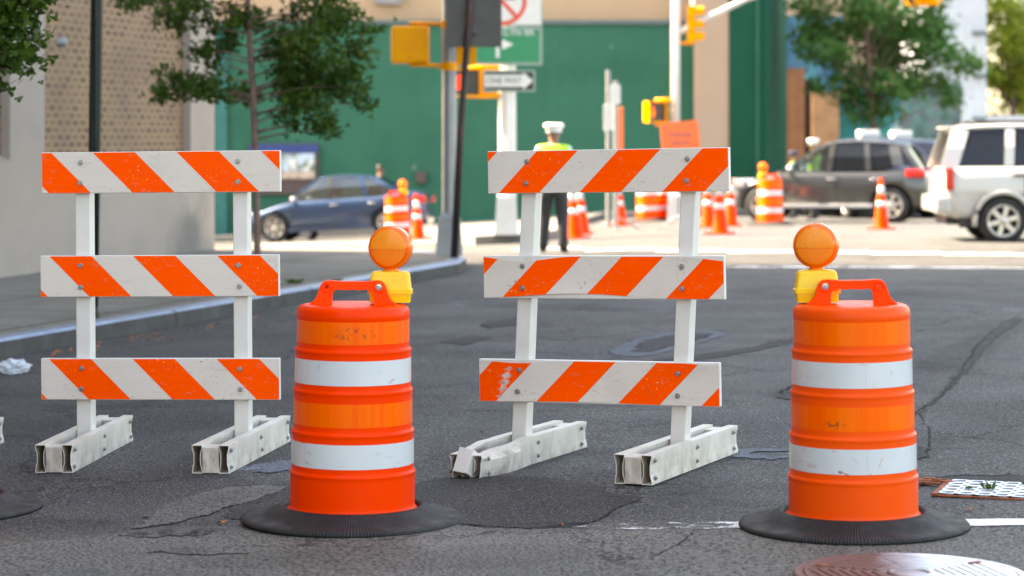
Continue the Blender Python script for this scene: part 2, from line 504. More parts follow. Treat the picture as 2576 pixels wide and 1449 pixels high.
def hoarding(name, col, seam=1.22, var=.10):
    n = N(name)
    x = n.xyz()
    c = n.vary(col, var, .5, tuple(q * .6 for q in col), .8, .5, .8, .5)
    f = n.math('FRACT', n.math('DIVIDE', n.math('ADD', x[0], x[1]), seam))
    c = n.mix(n.math('MULTIPLY', n.rng(f, .012, .004), .5), c, tuple(q * .4 for q in col))
    c = n.mix(n.math('MULTIPLY', n.rng(n.noise(2.2, 2), .73, .75), .5), c, (.40, .45, .38))
    n.p(col=c, rough=.9, spec=.03)
    return n.m


M['hoard'] = hoarding('green_hoarding_paint', (.034, .140, .094))
M['hoard_dark'] = hoarding('dark_green_hoarding_paint', (.010, .078, .048))
M['hoard_teal'] = plain('teal_post_paint', (.035, .165, .150), .6, spec=.15)
M['hoard_trim'] = plain('hoarding_trim', (.09, .13, .14), .6)
M['beige'] = plain('beige_stucco', (.48, .33, .21), .85, var=.06, scale=.6, dark=(.5, .4, .3), dscale=.4)
M['pale_beige'] = plain('pale_stucco', (.42, .30, .215), .85, var=.06, scale=.6)
M['teal'] = hoarding('teal_mural', (.03, .22, .23), 3.1, .35)
n = N('blue_teal_mural')
c = n.mix(n.rng(n.noise(.6, 4), .4, .6), (.02, .10, .22), (.05, .27, .33))
n.p(col=c, rough=.6)
M['mural'] = n.m
M['foliage_mural'] = plain('mottled_mural', (.07, .16, .15), .7, var=.6, scale=2.2, dark=(.16, .12, .15), dscale=1.5, dlo=.5, dhi=.6)
n = N('brown_boards')
f = n.math('FRACT', n.math('MULTIPLY', n.math('ADD', n.xyz()[0], n.xyz()[1]), 4.2))
c = n.vary((.30, .125, .055), .2, 2)
c = n.mix(n.rng(f, .12, .05), c, (.12, .045, .02))
n.p(col=c, rough=.6)
M['boards'] = n.m
M['boards_light'] = plain('light_brown_boards', (.45, .235, .12), .6, var=.2, scale=1.5)
M['shade_black'] = plain('opening_shade_black', (.012, .011, .011), .9)  # flat black standing for the shade inside openings
n = N('pale_corrugated')
f = n.math('SINE', n.math('MULTIPLY', n.math('ADD', n.xyz()[0], n.xyz()[1]), 22))
c = n.vary((.52, .56, .62), .08, .8, (.36, .36, .42), .5, .5, .7)
n.p(col=c, rough=.6)
n.bump(f, .5, .05)
M['corrugated'] = n.m
M['whitewash'] = plain('whitewash', (.68, .66, .66), .8)
# metals, poles, signs
M['pole_grey'] = plain('galvanised_steel', (.27, .275, .28), .45, .35, var=.12, scale=3, dark=(.22, .22, .22), dscale=3)
M['pole_white'] = plain('silver_painted_steel', (.62, .62, .61), .42, .2, var=.08, scale=3)
n = N('fluted_green_iron')
ang = n.math('ARCTAN2', n.xyz()[1], n.xyz()[0])
n.p(col=n.vary((.005, .010, .009), .3, 8, (.014, .02, .018), 10, .5, .7), rough=.45, spec=.3)
n.bump(n.math('ADD', n.math('SINE', n.math('MULTIPLY', ang, 12)), n.math('MULTIPLY', n.noise(60, 2), .6)), .6, .006)
M['green_iron'] = n.m
M['dark_pole'] = plain('dark_brown_pole', (.030, .022, .020), .5, .2, var=.4, scale=3, dark=(.08, .02, .015), dscale=3, dlo=.5, dhi=.6)
M['sign_back'] = plain('bare_sign_back', (.085, .075, .071), .55, .25, var=.07, scale=4, dark=(.09, .08, .075), dscale=3)
M['sign_white'] = plain('sign_white', (.70, .71, .69), .4, var=.04)
M['sign_green'] = plain('sign_green', (.0, .235, .105), .4, var=.05)
M['sign_red'] = plain('sign_red', (.70, .085, .05), .4)
M['sign_black'] = plain('sign_black', (.018, .018, .018), .45)
M['sign_edge'] = plain('sign_edge', (.26, .36, .31), .5)
M['sign_orange'] = plain('fluorescent_orange', (.95, .13, .03), .5, var=.06, scale=2)
M['legend_faint'] = plain('faded_legend', (.55, .12, .10), .6)
M['sign_pale_orange'] = plain('pale_fluorescent_orange', (.95, .17, .045), .6)
M['sig_yellow'] = plain('signal_yellow', (1.0, .345, .002), .45, spec=.2, var=.08, scale=5, dark=(.4, .17, .01), dscale=4)
M['sig_dark'] = plain('signal_dark_lens', (.035, .037, .03), .3)
n = N('lit_hand')
n.p(col=(.8, .05, .01), ecol=(1, .03, .006), e=.35)
M['lit_hand'] = n.m
n = N('lit_hand_orange')
n.p(col=(.9, .2, .01), ecol=(1, .07, .006), e=.3)
M['lit_hand_o'] = n.m
M['board_blue'] = plain('notice_blue', (.02, .05, .20), .5)
n = N('notice_picture')
c = n.mix(n.rng(n.noise(3.2, 4), .42, .58), (.13, .18, .12), (.50, .62, .72))
c = n.mix(n.rng(n.noise(5, 2, vec=n.map((1, 1, 1), loc=(5, 1, 2))), .55, .6), c, (.72, .72, .68))
n.p(col=c, rough=.5)
M['board_pic'] = n.m
M['board_brown'] = plain('notice_brown', (.09, .06, .055), .6)
M['board_tan'] = plain('notice_tan', (.52, .40, .32), .6, var=.4, scale=9)
# ironwork in the road
n = N('cast_iron')
x = n.xyz()
c = n.mix(n.rng(n.math('ADD', x[0], n.math('MULTIPLY', n.math('SUBTRACT', n.noise(6, 5), .5), .25)), -.10, .10), (.17, .072, .053), (.66, .69, .74))
c = n.mix(n.math('MULTIPLY', n.rng(n.noise(18, 5), .5, .7), .22), c, (.16, .10, .08))
n.p(col=c, rough=n.rng(x[0], -.1, .15, .5, .36), metal=n.rng(x[0], -.1, .12, .2, .75))
n.bump(n.noise(80, 3), .2, .003)
M['iron'] = n.m
M['plate'] = plain('bare_metal_plate', (.56, .59, .64), .45, .45, var=.12, scale=9, dark=(.3, .2, .15), dscale=11, dlo=.6, dhi=.75)
M['rust'] = plain('rust', (.30, .085, .035), .85, var=.4, scale=30, bump=.5, bscale=60)
# vegetation
def leafmat(name, a, b, c3, tr=.35, oscale=9):
    n = N(name)
    c = n.mix(n.rng(n.noise(oscale, 3), .35, .65), a, b)
    c = n.mix(n.rng(n.noise(oscale * .25, 2), .52, .7, 0, .6), c, c3)
    n.p(col=c, rough=.5, spec=.15)
    tl = n.t.nodes.new("ShaderNodeBsdfTranslucent")
    n.set(tl.inputs[0], n.mix(.5, c, b))
    mx = n.t.nodes.new("ShaderNodeMixShader")
    mx.inputs[0].default_value = tr
    n.t.links.new(n.b.outputs[0], mx.inputs[1])
    n.t.links.new(tl.outputs[0], mx.inputs[2])
    n.t.links.new(mx.outputs[0], n.out.inputs[0])
    return n.m


M['ginkgo'] = leafmat('ginkgo_leaf', (.025, .060, .009), (.058, .118, .014), (.105, .125, .014), .28)
M['locust'] = leafmat('fine_leaf', (.055, .16, .040), (.120, .25, .060), (.085, .17, .035), .3, 3)
M['sunny'] = leafmat('sunny_leaf', (.19, .26, .03), (.30, .36, .05), (.20, .17, .04), .45, 2)
M['weed'] = leafmat('weed_leaf', (.05, .11, .02), (.09, .16, .03), (.15, .11, .03))
M['bark'] = plain('bark', (.19, .115, .09), .85, var=.3, scale=12, bump=.5, bscale=40)
M['dry_leaf'] = plain('dry_leaf', (.40, .13, .035), .7, var=.5, scale=40)
# people
M['skin'] = plain('brown_skin', (.26, .13, .085), .5, var=.06)
M['hivis'] = plain('hi_vis_yellow', (.50, .86, .06), .6, var=.08, scale=8)
M['shirt'] = plain('pale_shirt', (.60, .68, .74), .75)
M['trousers'] = plain('black_trousers', (.022, .022, .026), .7, var=.3, scale=7, bump=.4, bscale=12)
M['shoe'] = plain('black_shoe', (.012, .012, .012), .35)
M['cap_white'] = plain('white_cap', (.78, .80, .82), .45, var=.04)
M['navy'] = plain('navy_cloth', (.03, .03, .09), .7)
M['hair'] = plain('dark_hair', (.02, .014, .01), .6)
# cars
def paint(name, col, metal=.4):
    n = N(name)
    x = n.xyz()
    c = n.mix(n.rng(n.noise(1.5, 3), .3, .7), tuple(q * .93 for q in col), col)
    c = n.mix(n.math('MULTIPLY', n.rng(x[2], .75, .25), n.rng(n.noise(4, 5), .35, .7, 0, .35)), c, (.12, .095, .07))
    n.p(col=c, rough=.32, metal=metal, coat=1, coatr=.03)
    return n.m


M['car_blue'] = paint('blue_car_paint', (.007, .042, .112))
M['car_dark'] = paint('charcoal_car_paint', (.048, .049, .051))
M['car_white'] = paint('white_car_paint', (.50, .49, .47), 0)
M['car_back'] = paint('dark_blue_car_paint', (.02, .03, .06))
M['sill_sunlit'] = plain('sunlit_sill_tone', (.42, .42, .42), .5)  # sun catching the sill is put into this pale colour
M['car_trim'] = plain('black_trim', (.012, .012, .012), .5)
M['tyre'] = plain('tyre', (.016, .015, .015), .75, var=.3)
M['rim'] = plain('alloy', (.56, .53, .48), .30, .75, var=.1, scale=12)
M['arch'] = plain('wheel_well', (.008, .008, .008), .9)
M['tail'] = plain('tail_light_red', (.60, .02, .012), .15, coat=.8)
M['head'] = plain('headlight', (.75, .77, .80), .08, .6, coat=1)
M['chrome'] = plain('bright_metal', (.6, .6, .6), .12, 1)
n = N('car_glass')
tr = n.t.nodes.new("ShaderNodeBsdfTransparent")
tr.inputs[0].default_value = (.50, .58, .56, 1)
gl = n.t.nodes.new("ShaderNodeBsdfGlossy")
gl.inputs["Roughness"].default_value = .03
fr = n.t.nodes.new("ShaderNodeFresnel")
fr.inputs[0].default_value = 1.55
mx = n.t.nodes.new("ShaderNodeMixShader")
n.t.links.new(n.math('ADD', n.math('MULTIPLY', fr.outputs[0], 1.0), .12), mx.inputs[0])
n.t.links.new(tr.outputs[0], mx.inputs[1])
n.t.links.new(gl.outputs[0], mx.inputs[2])
n.t.links.new(mx.outputs[0], n.out.inputs[0])
M['glass'] = n.m
M['dark_glass'] = plain('tinted_glass', (.008, .009, .011), .05, var=0, coat=0, spec=.4, rvar=.0)
n = N('clear_film')
tr = n.t.nodes.new("ShaderNodeBsdfTransparent")
mx = n.t.nodes.new("ShaderNodeMixShader")
mx.inputs[0].default_value = .55
n.p(col=(.75, .80, .86), rough=.15, coat=.5)
n.t.links.new(tr.outputs[0], mx.inputs[1])
n.t.links.new(n.b.outputs[0], mx.inputs[2])
n.t.links.new(mx.outputs[0], n.out.inputs[0])
M['film'] = n.m


# ------------------------------------------------------------------ mesh helpers
class MB:
    def __init__(s):
        s.v, s.f, s.mi, s.sm = [], [], [], []
        s.mats = []

    def idx(s, m):
        if m not in s.mats:
            s.mats.append(m)
        return s.mats.index(m)

    def add(s, vs, fs, mat, smooth=False, T=None):
        o = len(s.v)
        s.v += [tuple(T @ Vector(q)) if T is not None else tuple(q) for q in vs]
        i = s.idx(mat)
        for f in fs:
            s.f.append(tuple(o + k for k in f))
            s.mi.append(i)
            s.sm.append(smooth)
        return s

    def box(s, c, size, mat, T=None, bev=0.0):
        x, y, z = (q / 2 for q in size)
        c = Vector(c)
        if bev > 0:
            bm = bmesh.new()
            bmesh.ops.create_cube(bm, size=1)
            bmesh.ops.scale(bm, vec=size, verts=bm.verts)
            bmesh.ops.bevel(bm, geom=bm.edges[:], offset=bev, segments=2, affect='EDGES', profile=.6)
            bm.verts.index_update()
            vs_ = [v.co + c for v in bm.verts]
            fs_ = [[v.index for v in f.verts] for f in bm.faces]
            bm.free()
            return s.add(vs_, fs_, mat, False, T)
        vs_ = [c + Vector((i * x, j * y, k * z)) for k in (-1, 1) for j in (-1, 1) for i in (-1, 1)]
        return s.add(vs_, [(0, 2, 3, 1), (4, 5, 7, 6), (0, 1, 5, 4), (2, 6, 7, 3), (0, 4, 6, 2), (1, 3, 7, 5)], mat, False, T)

    def lathe(s, prof, mat, seg=48, smooth=True, T=None, closed=False):
        vs_, fs_ = [], []
        k = len(prof)
        for i in range(seg):
            a = 2 * math.pi * i / seg
            for (z, r) in prof:
                vs_.append((r * math.cos(a), r * math.sin(a), z))
        rng_ = k if closed else k - 1
        for i in range(seg):
            j = (i + 1) % seg
            for q in range(rng_):
                p2 = (q + 1) % k
                fs_.append((i * k + q, j * k + q, j * k + p2, i * k + p2))
        return s.add(vs_, fs_, mat, smooth, T)

    def tube(s, pts, rad, mat, seg=10, smooth=True, T=None, cap=True):
        pts = [Vector(p) for p in pts]
        if not isinstance(rad, (list, tuple)):
            rad = [rad] * len(pts)
        vs_, fs_ = [], []
        up = Vector((0, 0, 1))
        for i, p in enumerate(pts):
            t = (pts[min(i + 1, len(pts) - 1)] - pts[max(i - 1, 0)]).normalized()
            ref = up if abs(t.dot(up)) < .95 else Vector((1, 0, 0))
            a = t.cross(ref).normalized()
            b = t.cross(a).normalized()
            for q in range(seg):
                w_ = 2 * math.pi * q / seg
                vs_.append(p + (a * math.cos(w_) + b * math.sin(w_)) * rad[i])
        for i in range(len(pts) - 1):
            for q in range(seg):
                r2 = (q + 1) % seg
                fs_.append((i * seg + q, i * seg + r2, (i + 1) * seg + r2, (i + 1) * seg + q))
        if cap:
            fs_.append(tuple(range(seg))[::-1])
            fs_.append(tuple((len(pts) - 1) * seg + q for q in range(seg)))
        return s.add(vs_, fs_, mat, smooth, T)

    def prism(s, pts, y0, y1, mat, T=None):
        """outline in x,z swept along y"""
        k = len(pts)
        vs_ = [(x, y0, z) for x, z in pts] + [(x, y1, z) for x, z in pts]
        fs_ = [tuple(range(k)), tuple(range(2 * k - 1, k - 1, -1))]
        fs_ += [(i, i + k, (i + 1) % k + k, (i + 1) % k) for i in range(k)]
        return s.add(vs_, fs_, mat, False, T)

    def grid(s, nx, ny, fn, mat, smooth=False, T=None):
        vs_ = [fn(i / nx, j / ny) for j in range(ny + 1) for i in range(nx + 1)]
        fs_ = [(j * (nx + 1) + i, j * (nx + 1) + i + 1, (j + 1) * (nx + 1) + i + 1, (j + 1) * (nx + 1) + i) for j in range(ny) for i in range(nx)]
        return s.add(vs_, fs_, mat, smooth, T)

    def build(s, name, parent=None, loc=None, rot=None, fix=True, **tags):
        me = bpy.data.meshes.new(name)
        me.from_pydata(s.v, [], s.f)
        for m in s.mats:
            me.materials.append(m)
        me.polygons.foreach_set("material_index", s.mi)
        me.polygons.foreach_set("use_smooth", s.sm)
        if fix:
            bm = bmesh.new()
            bm.from_mesh(me)
            bmesh.ops.recalc_face_normals(bm, faces=bm.faces[:])
            bm.to_mesh(me)
            bm.free()
        o = bpy.data.objects.new(name, me)
        COL.objects.link(o)
        if parent is not None:
            o.parent = parent
        if loc is not None:
            o.location = loc
        if rot is not None:
            o.rotation_euler = rot
        for k, v in tags.items():
            o[k] = v
        return o


def thing(name, label, cat, loc=(0, 0, 0), rz=0.0, group=None, M4=None):
    o = bpy.data.objects.new(name, None)
    o.empty_display_size = .1
    COL.objects.link(o)
    if M4 is not None:
        o.matrix_world = M4
    else:
        o.location = loc
        o.rotation_euler = (0, 0, rz)
    o['label'], o['category'] = label, cat
    if group:
        o['group'] = group
    return o


def kids(o):
    return [c for c in COL.objects if c.parent == o]


def dup(o, parent=None):
    c = o.copy()
    COL.objects.link(c)
    if parent is not None:
        c.parent = parent
    for k in kids(o):
        if k is not c:
            dup(k, c)
    return c


def on_ground(x, y, rz, off=0.0, follow=1.0):
    e = .5
    nx = -(gz(x + e, y) - gz(x - e, y)) / (2 * e) * follow
    ny = -(gz(x, y + e) - gz(x, y - e)) / (2 * e) * follow
    z = Vector((nx, ny, 1)).normalized()
    fx = Vector((math.cos(rz), math.sin(rz), 0))
    fx = (fx - z * fx.dot(z)).normalized()
    fy = z.cross(fx)
    m = Matrix(((fx.x, fy.x, z.x, x), (fx.y, fy.y, z.y, y), (fx.z, fy.z, z.z, gz(x, y) + off), (0, 0, 0, 1)))
    return m


def lettering(text, size, mat, parent, loc, rot=(R(90), 0, 0), width=None, name='lettering'):
    cu = bpy.data.curves.new(name, 'FONT')
    cu.body = text
    cu.size = size
    cu.extrude = .002
    cu.align_x = 'CENTER'
    cu.align_y = 'CENTER'
    t = bpy.data.objects.new('tmp_text', cu)
    COL.objects.link(t)
    dg = bpy.context.evaluated_depsgraph_get()
    me = bpy.data.meshes.new_from_object(t.evaluated_get(dg))
    COL.objects.unlink(t)
    bpy.data.objects.remove(t)
    xs_ = [v.co.x for v in me.vertices]
    k = width / (max(xs_) - min(xs_)) if width else 1
    bm = bmesh.new()
    bm.from_mesh(me)
    left = set(bm.verts)
    while left:
        st, isl = [left.pop()], []
        while st:
            v = st.pop()
            isl.append(v)
            for e in v.link_edges:
                q = e.other_vert(v)
                if q in left:
                    left.discard(q)
                    st.append(q)
        ix = {v: i for i, v in enumerate(isl)}
        fs = {f for v in isl for f in v.link_faces}
        mb = MB()
        mb.add([(v.co.x * k, v.co.y, v.co.z) for v in isl], [[ix[v] for v in f.verts] for f in fs], mat)
        mb.build('letter', parent, loc, rot, fix=False)
    bm.free()


def struct(o):
    o['kind'] = 'structure'
    return o


def evaluated(o, name):
    bpy.context.view_layer.update()
    dg = bpy.context.evaluated_depsgraph_get()
    me = bpy.data.meshes.new_from_object(o.evaluated_get(dg))
    me.name = name
    return me


# ------------------------------------------------------------------ ground, road, pavements
def axis(parts):
    out = []
    for a, b, st in parts:
        k = max(1, round((b - a) / st))
        out += [a + (b - a) * i / k for i in range(k)]
    return out + [parts[-1][1]]


gx = axis([(-600, -40, 112), (-40, -16, 3), (-16, 18, .5), (18, 60, 3), (60, 600, 108)])
gy = axis([(-80, -4, 4), (-4, 28, 1), (28, 66, .5), (66, 120, 6), (120, 1500, 138)])
mb = MB()
mb.add([(x, y, gz(x, y)) for y in gy for x in gx],
       [(j * len(gx) + i, j * len(gx) + i + 1, (j + 1) * len(gx) + i + 1, (j + 1) * len(gx) + i) for j in range(len(gy) - 1) for i in range(len(gx) - 1)],
       M['asphalt'], True)
struct(mb.build('road', fix=False))

CURB = [(-17.2, -25), (-3.77, 17.5), (-1.91, 23.35), (-.62, 27.6), (-.55, 28.6), (-.75, 29.6), (-1.2, 30.5), (-1.95, 31.3), (-3.2, 31.9), (-5, 32.3), (-14, 32.9), (-40, 33.4)]


def curb_pts():
    out = []
    for (a, b) in zip(CURB[:-1], CURB[1:]):
        L = math.hypot(b[0] - a[0], b[1] - a[1])
        k = max(1, int(L / .5))
        out += [(a[0] + (b[0] - a[0]) * i / k, a[1] + (b[1] - a[1]) * i / k) for i in range(k)]
    return out + [CURB[-1]]


cp = curb_pts()


def inset(pts, w_):
    out = []
    for i, p in enumerate(pts):
        a, b = pts[max(0, i - 1)], pts[min(len(pts) - 1, i + 1)]
        tx, ty = b[0] - a[0], b[1] - a[1]
        L = math.hypot(tx, ty)
        out.append((p[0] - ty / L * w_, p[1] + tx / L * w_))
    return out


KH = .14
ci = inset(cp, .03)
cj = inset(cp, .17)
mb = MB()
ring_ = []
for i in range(len(cp)):
    g0 = gz(*cp[i])
    ring_.append([(cp[i][0], cp[i][1], g0 - .06), (cp[i][0], cp[i][1], g0 + KH - .02), (ci[i][0], ci[i][1], g0 + KH), (cj[i][0], cj[i][1], g0 + KH)])
vv = [q for r_ in ring_ for q in r_]
f0, f1 = [], []
for i in range(len(cp) - 1):
    f0.append((i * 4, i * 4 + 4, i * 4 + 5, i * 4 + 1))
    f1.append((i * 4 + 1, i * 4 + 5, i * 4 + 6, i * 4 + 2))
    f1.append((i * 4 + 2, i * 4 + 6, i * 4 + 7, i * 4 + 3))
mb.add(vv, f0, M['kerb_face'])
mb.add(vv, f1, M['kerb_top'])
struct(mb.build('kerb', fix=False))
# near pavement: rows at the kerb's inner line, run back under the building
mb = MB()
vv, ff = [], []
NC = 14
for i in range(len(cj)):
    x0, y0 = cj[i]
    zk = gz(*cp[i]) + KH - .004
    for c_ in range(NC + 1):
        t = c_ / NC
        # pull rows toward the block's interior
        tx, ty = -20 - .25 * (30 - y0), min(y0, 29.0)
        x = x0 + (tx - x0) * t ** 1.6
        y = y0 + (ty - y0) * t ** 1.6
        vv.append((x, y, zk + .012 * (1 - t) * min(1, t * 6)))
for i in range(len(cj) - 1):
    for c_ in range(NC):
        a = i * (NC + 1) + c_
        ff.append((a, a + NC + 1, a + NC + 2, a + 1))
mb.add(vv, ff, M['sidewalk'], True)
struct(mb.build('pavement', fix=False))

# far pavement beyond the crossing street
FP = [(-40, 59.5), (-8, 59.4), (-3.2, 58.5), (-1.7, 50), (-1.25, 41), (-.6, 38.4), (.35, 38.4), (.8, 40.5), (1.2, 50), (2.2, 58.0), (6.5, 59.6), (14, 64), (40, 70)]
mb = MB()
vv, ff = [], []
for (x, y) in FP:
    z = gz(x, y)
    vv += [(x, y, z - .1), (x, y, z + .15)]
    for k in range(1, 9):
        t = k / 8
        yy = y + (80 - y) * t
        vv.append((x + (x * .1) * t, yy, gz(x, yy) + .15))
for i in range(len(FP) - 1):
    for k in range(9):
        a = i * 10 + k
        ff.append((a, a + 10, a + 11, a + 1))
mb.add(vv, ff, M['far_concrete'])
struct(mb.build('far_pavement', fix=False))

# markings
mb = MB()
mb.grid(60, 2, lambda u, v: (-2.2 + 6.2 * u, 9.57 + .2 * v, gz(-2.2 + 6.2 * u, 9.6) + .004), M['paint_worn'])
struct(mb.build('stop_line_marking', fix=False))


def strip(name, pts, wd, mat, lift=.004, jag=.0, sub=1):
    mb = MB()
    P_ = []
    for (a, b) in zip(pts[:-1], pts[1:]):
        for i in range(sub):
            t = i / sub
            P_.append((a[0] + (b[0] - a[0]) * t, a[1] + (b[1] - a[1]) * t))
    P_.append(pts[-1])
    vv, ff = [], []
    jw = 0
    for i, p in enumerate(P_):
        a, b = P_[max(0, i - 1)], P_[min(len(P_) - 1, i + 1)]
        tx, ty = b[0] - a[0], b[1] - a[1]
        L = math.hypot(tx, ty)
        ox, oy = -ty / L, tx / L
        jw = jw * .75 + rnd.uniform(-jag, jag) * .9 if i else 0
        j = jw
        w2 = wd * (1 if not jag else rnd.uniform(.25, .9)) / 2
        for sgn in (-1, 1):
            x, y = p[0] + ox * (j + sgn * w2), p[1] + oy * (j + sgn * w2)
            vv.append((x, y, gz(x, y) + lift))
        if i:
            ff.append((2 * i - 2, 2 * i - 1, 2 * i + 1, 2 * i))
    mb.add(vv, ff, mat)
    return struct(mb.build(name, fix=False))


strip('crossing_line_marking', [(-.2, 28.9), (3, 28.2), (12, 26.9)], .30, M['paint_far'], .006, sub=20)
for k in range(8):
    a = G(1290 + 180 * k, 628 + 2 * k)
    strip('crossing_bar_marking', [(a.x, a.y), (a.x + .95, a.y + .03)], .42, M['paint_far'], .006, sub=6)
strip('lane_line_marking', [(a_.x, a_.y) for a_ in (G(600, 617), G(900, 612), G(1110, 608))], .35, M['paint_far'], .006, sub=10)


def road_patch(pp, mat, lift, jag=.012, name='road_patch'):
    g_ = [G(*q) for q in pp]
    r_ = random.Random(int(pp[0][0]))
    pts = []
    for a_, b_ in zip(g_, g_[1:] + g_[:1]):
        L = (b_ - a_).length
        k = max(2, int(L / .018))
        for i in range(k):
            q = a_.lerp(b_, i / k)
            h1 = mnoise.noise(Vector((q.x * 6, q.y * 6, 1.3))) * .05 + mnoise.noise(Vector((q.x * 22, q.y * 22, 4.1))) * .03 + mnoise.noise(Vector((q.x * 60, q.y * 60, 2.1))) * .012
            pts.append((q.x + h1 + r_.uniform(-jag, jag), q.y + h1 * .8 + r_.uniform(-jag, jag)))
    bm = bmesh.new()
    vs_ = [bm.verts.new((x, y, gz(x, y) + lift)) for x, y in pts]
    es_ = [bm.edges.new((vs_[i], vs_[(i + 1) % len(vs_)])) for i in range(len(vs_))]
    bmesh.ops.triangle_fill(bm, edges=es_, use_beauty=True)
    for f in bm.faces:
        if f.normal.z < 0:
            f.normal_flip()
    me = bpy.data.meshes.new(name)
    bm.to_mesh(me)
    bm.free()
    me.materials.append(mat)
    o = bpy.data.objects.new(name, me)
    COL.objects.link(o)
    return struct(o)


road_patch([(980, 1250), (1060, 1212), (1180, 1198), (1300, 1199), (1420, 1211), (1530, 1231), (1612, 1252), (1560, 1274), (1500, 1311), (1430, 1327), (1320, 1332), (1200, 1322), (1100, 1305), (980, 1290)], M['patch_dark'], .004)
road_patch([(600, 1268), (660, 1232), (770, 1222), (840, 1250), (760, 1300), (640, 1312), (560, 1300)], M['patch_dark'], .003)
road_patch([(330, 1332), (365, 1300), (430, 1268), (500, 1243), (570, 1229), (650, 1223), (730, 1227), (690, 1243), (640, 1258), (560, 1282), (500, 1302), (440, 1318)], M['patch_light'], .005)
road_patch([(310, 1345), (420, 1331), (545, 1334), (500, 1348), (380, 1352)], M['patch_light'], .004, .018)
road_patch([(355, 1389), (480, 1380), (600, 1388), (635, 1394), (500, 1396)], M['patch_light'], .004, .012)
road_patch([(95, 1446), (150, 1426), (225, 1433), (300, 1449), (290, 1500), (90, 1500)], M['patch_light'], .004)
road_patch([(1530, 890), (1590, 855), (1680, 837), (1760, 831), (1828, 838), (1800, 853), (1720, 873), (1650, 893), (1570, 899)], M['patch_blue'], .003, .03)
road_patch([(1585, 886), (1620, 859), (1680, 845), (1740, 839), (1790, 841), (1765, 853), (1700, 868), (1640, 886)], M['patch_tar'], .006, .03)
road_patch([(1205, 815), (1300, 800), (1420, 789), (1445, 796), (1340, 813), (1230, 826)], M['patch_tar'], .004, .03)
road_patch([(1110, 862), (1190, 846), (1240, 850), (1160, 870)], M['patch_tar'], .004, .03)
road_patch([(1640, 908), (1760, 893), (1900, 872), (1990, 852), (2000, 858), (1900, 884), (1760, 906)], M['patch_tar'], .004, .03)
road_patch([(1960, 1000), (1975, 982), (2010, 974), (2010, 1010)], M['patch_tar'], .004, .012)
road_patch([(2296, 1160), (2312, 1125), (2340, 1128), (2338, 1150)], M['patch_tar'], .004, .012)
road_patch([(2300, 1050), (2350, 1008), (2405, 945), (2438, 900), (2450, 880), (2500, 838), (2560, 800), (2576, 805), (2510, 846), (2468, 885), (2450, 915), (2415, 955), (2350, 1018)], M['patch_tar'], .003, .012)
road_patch([(2348, 1206), (2400, 1196), (2470, 1198), (2560, 1194), (2576, 1204), (2576, 1213), (2395, 1213)], M['patch_tar'], .0025, .010)
road_patch([(640, 1188), (665, 1177), (730, 1173), (745, 1180), (690, 1190)], M['patch_blue'], .004, .012)
road_patch([(1838, 1150), (1850, 1132), (1910, 1128), (1990, 1130), (1990, 1138), (1905, 1136), (1880, 1142), (1950, 1150), (1985, 1152), (1940, 1158), (1880, 1156)], M['patch_blue'], .004, .008)


def road_crack(pp, wd, jag, sub=14):
    strip('road_crack', [(q.x, q.y) for q in (G(*p_) for p_ in pp)], wd, M['crack'], .0035, jag, sub)


road_crack([(2300, 1042), (2360, 1000), (2415, 938), (2440, 905), (2450, 882), (2490, 840), (2530, 812), (2600, 775)], .013, .012, 12)
road_crack([(1960, 990), (1985, 975), (2000, 968)], .03, .012)
road_crack([(470, 1265), (560, 1232), (620, 1222), (760, 1218)], .011, .007)
road_crack([(1010, 1183), (1120, 1190), (1250, 1178), (1400, 1178), (1500, 1183)], .009, .006)
road_crack([(1610, 1252), (1560, 1275), (1500, 1312), (1440, 1325)], .010, .008)
road_crack([(310, 1330), (420, 1322), (560, 1318)], .009, .006)
road_crack([(1640, 1400), (1700, 1372), (1760, 1330)], .010, .008)
road_crack([(2310, 1040), (2340, 1090), (2330, 1140), (2300, 1160)], .012, .010)
road_crack([(2355, 1203), (2420, 1196), (2500, 1199), (2540, 1192)], .035, .012)
road_crack([(1800, 890), (1900, 872), (1990, 850)], .02, .02)
road_crack([(840, 880), (1000, 872), (1150, 855)], .014, .02)


# ------------------------------------------------------------------ near building on the left
BA = R(13)
B1 = Vector((-3.86, 30.8))
BD = Vector((-math.sin(BA), -math.cos(BA)))          # along the wall, back toward the viewer
BN = Vector((-math.cos(BA), math.sin(BA)))           # into the block


def wallbox(mb, t0, t1, n0, n1, z0, z1, mat):
    q = [B1 + BD * t + BN * k for t, k in ((t0, n0), (t1, n0), (t1, n1), (t0, n1))]
    vv = [(p.x, p.y, z0) for p in q] + [(p.x, p.y, z1) for p in q]
    mb.add(vv, [(0, 1, 2, 3), (4, 7, 6, 5), (0, 4, 5, 1), (1, 5, 6, 2), (2, 6, 7, 3), (3, 7, 4, 0)], mat)


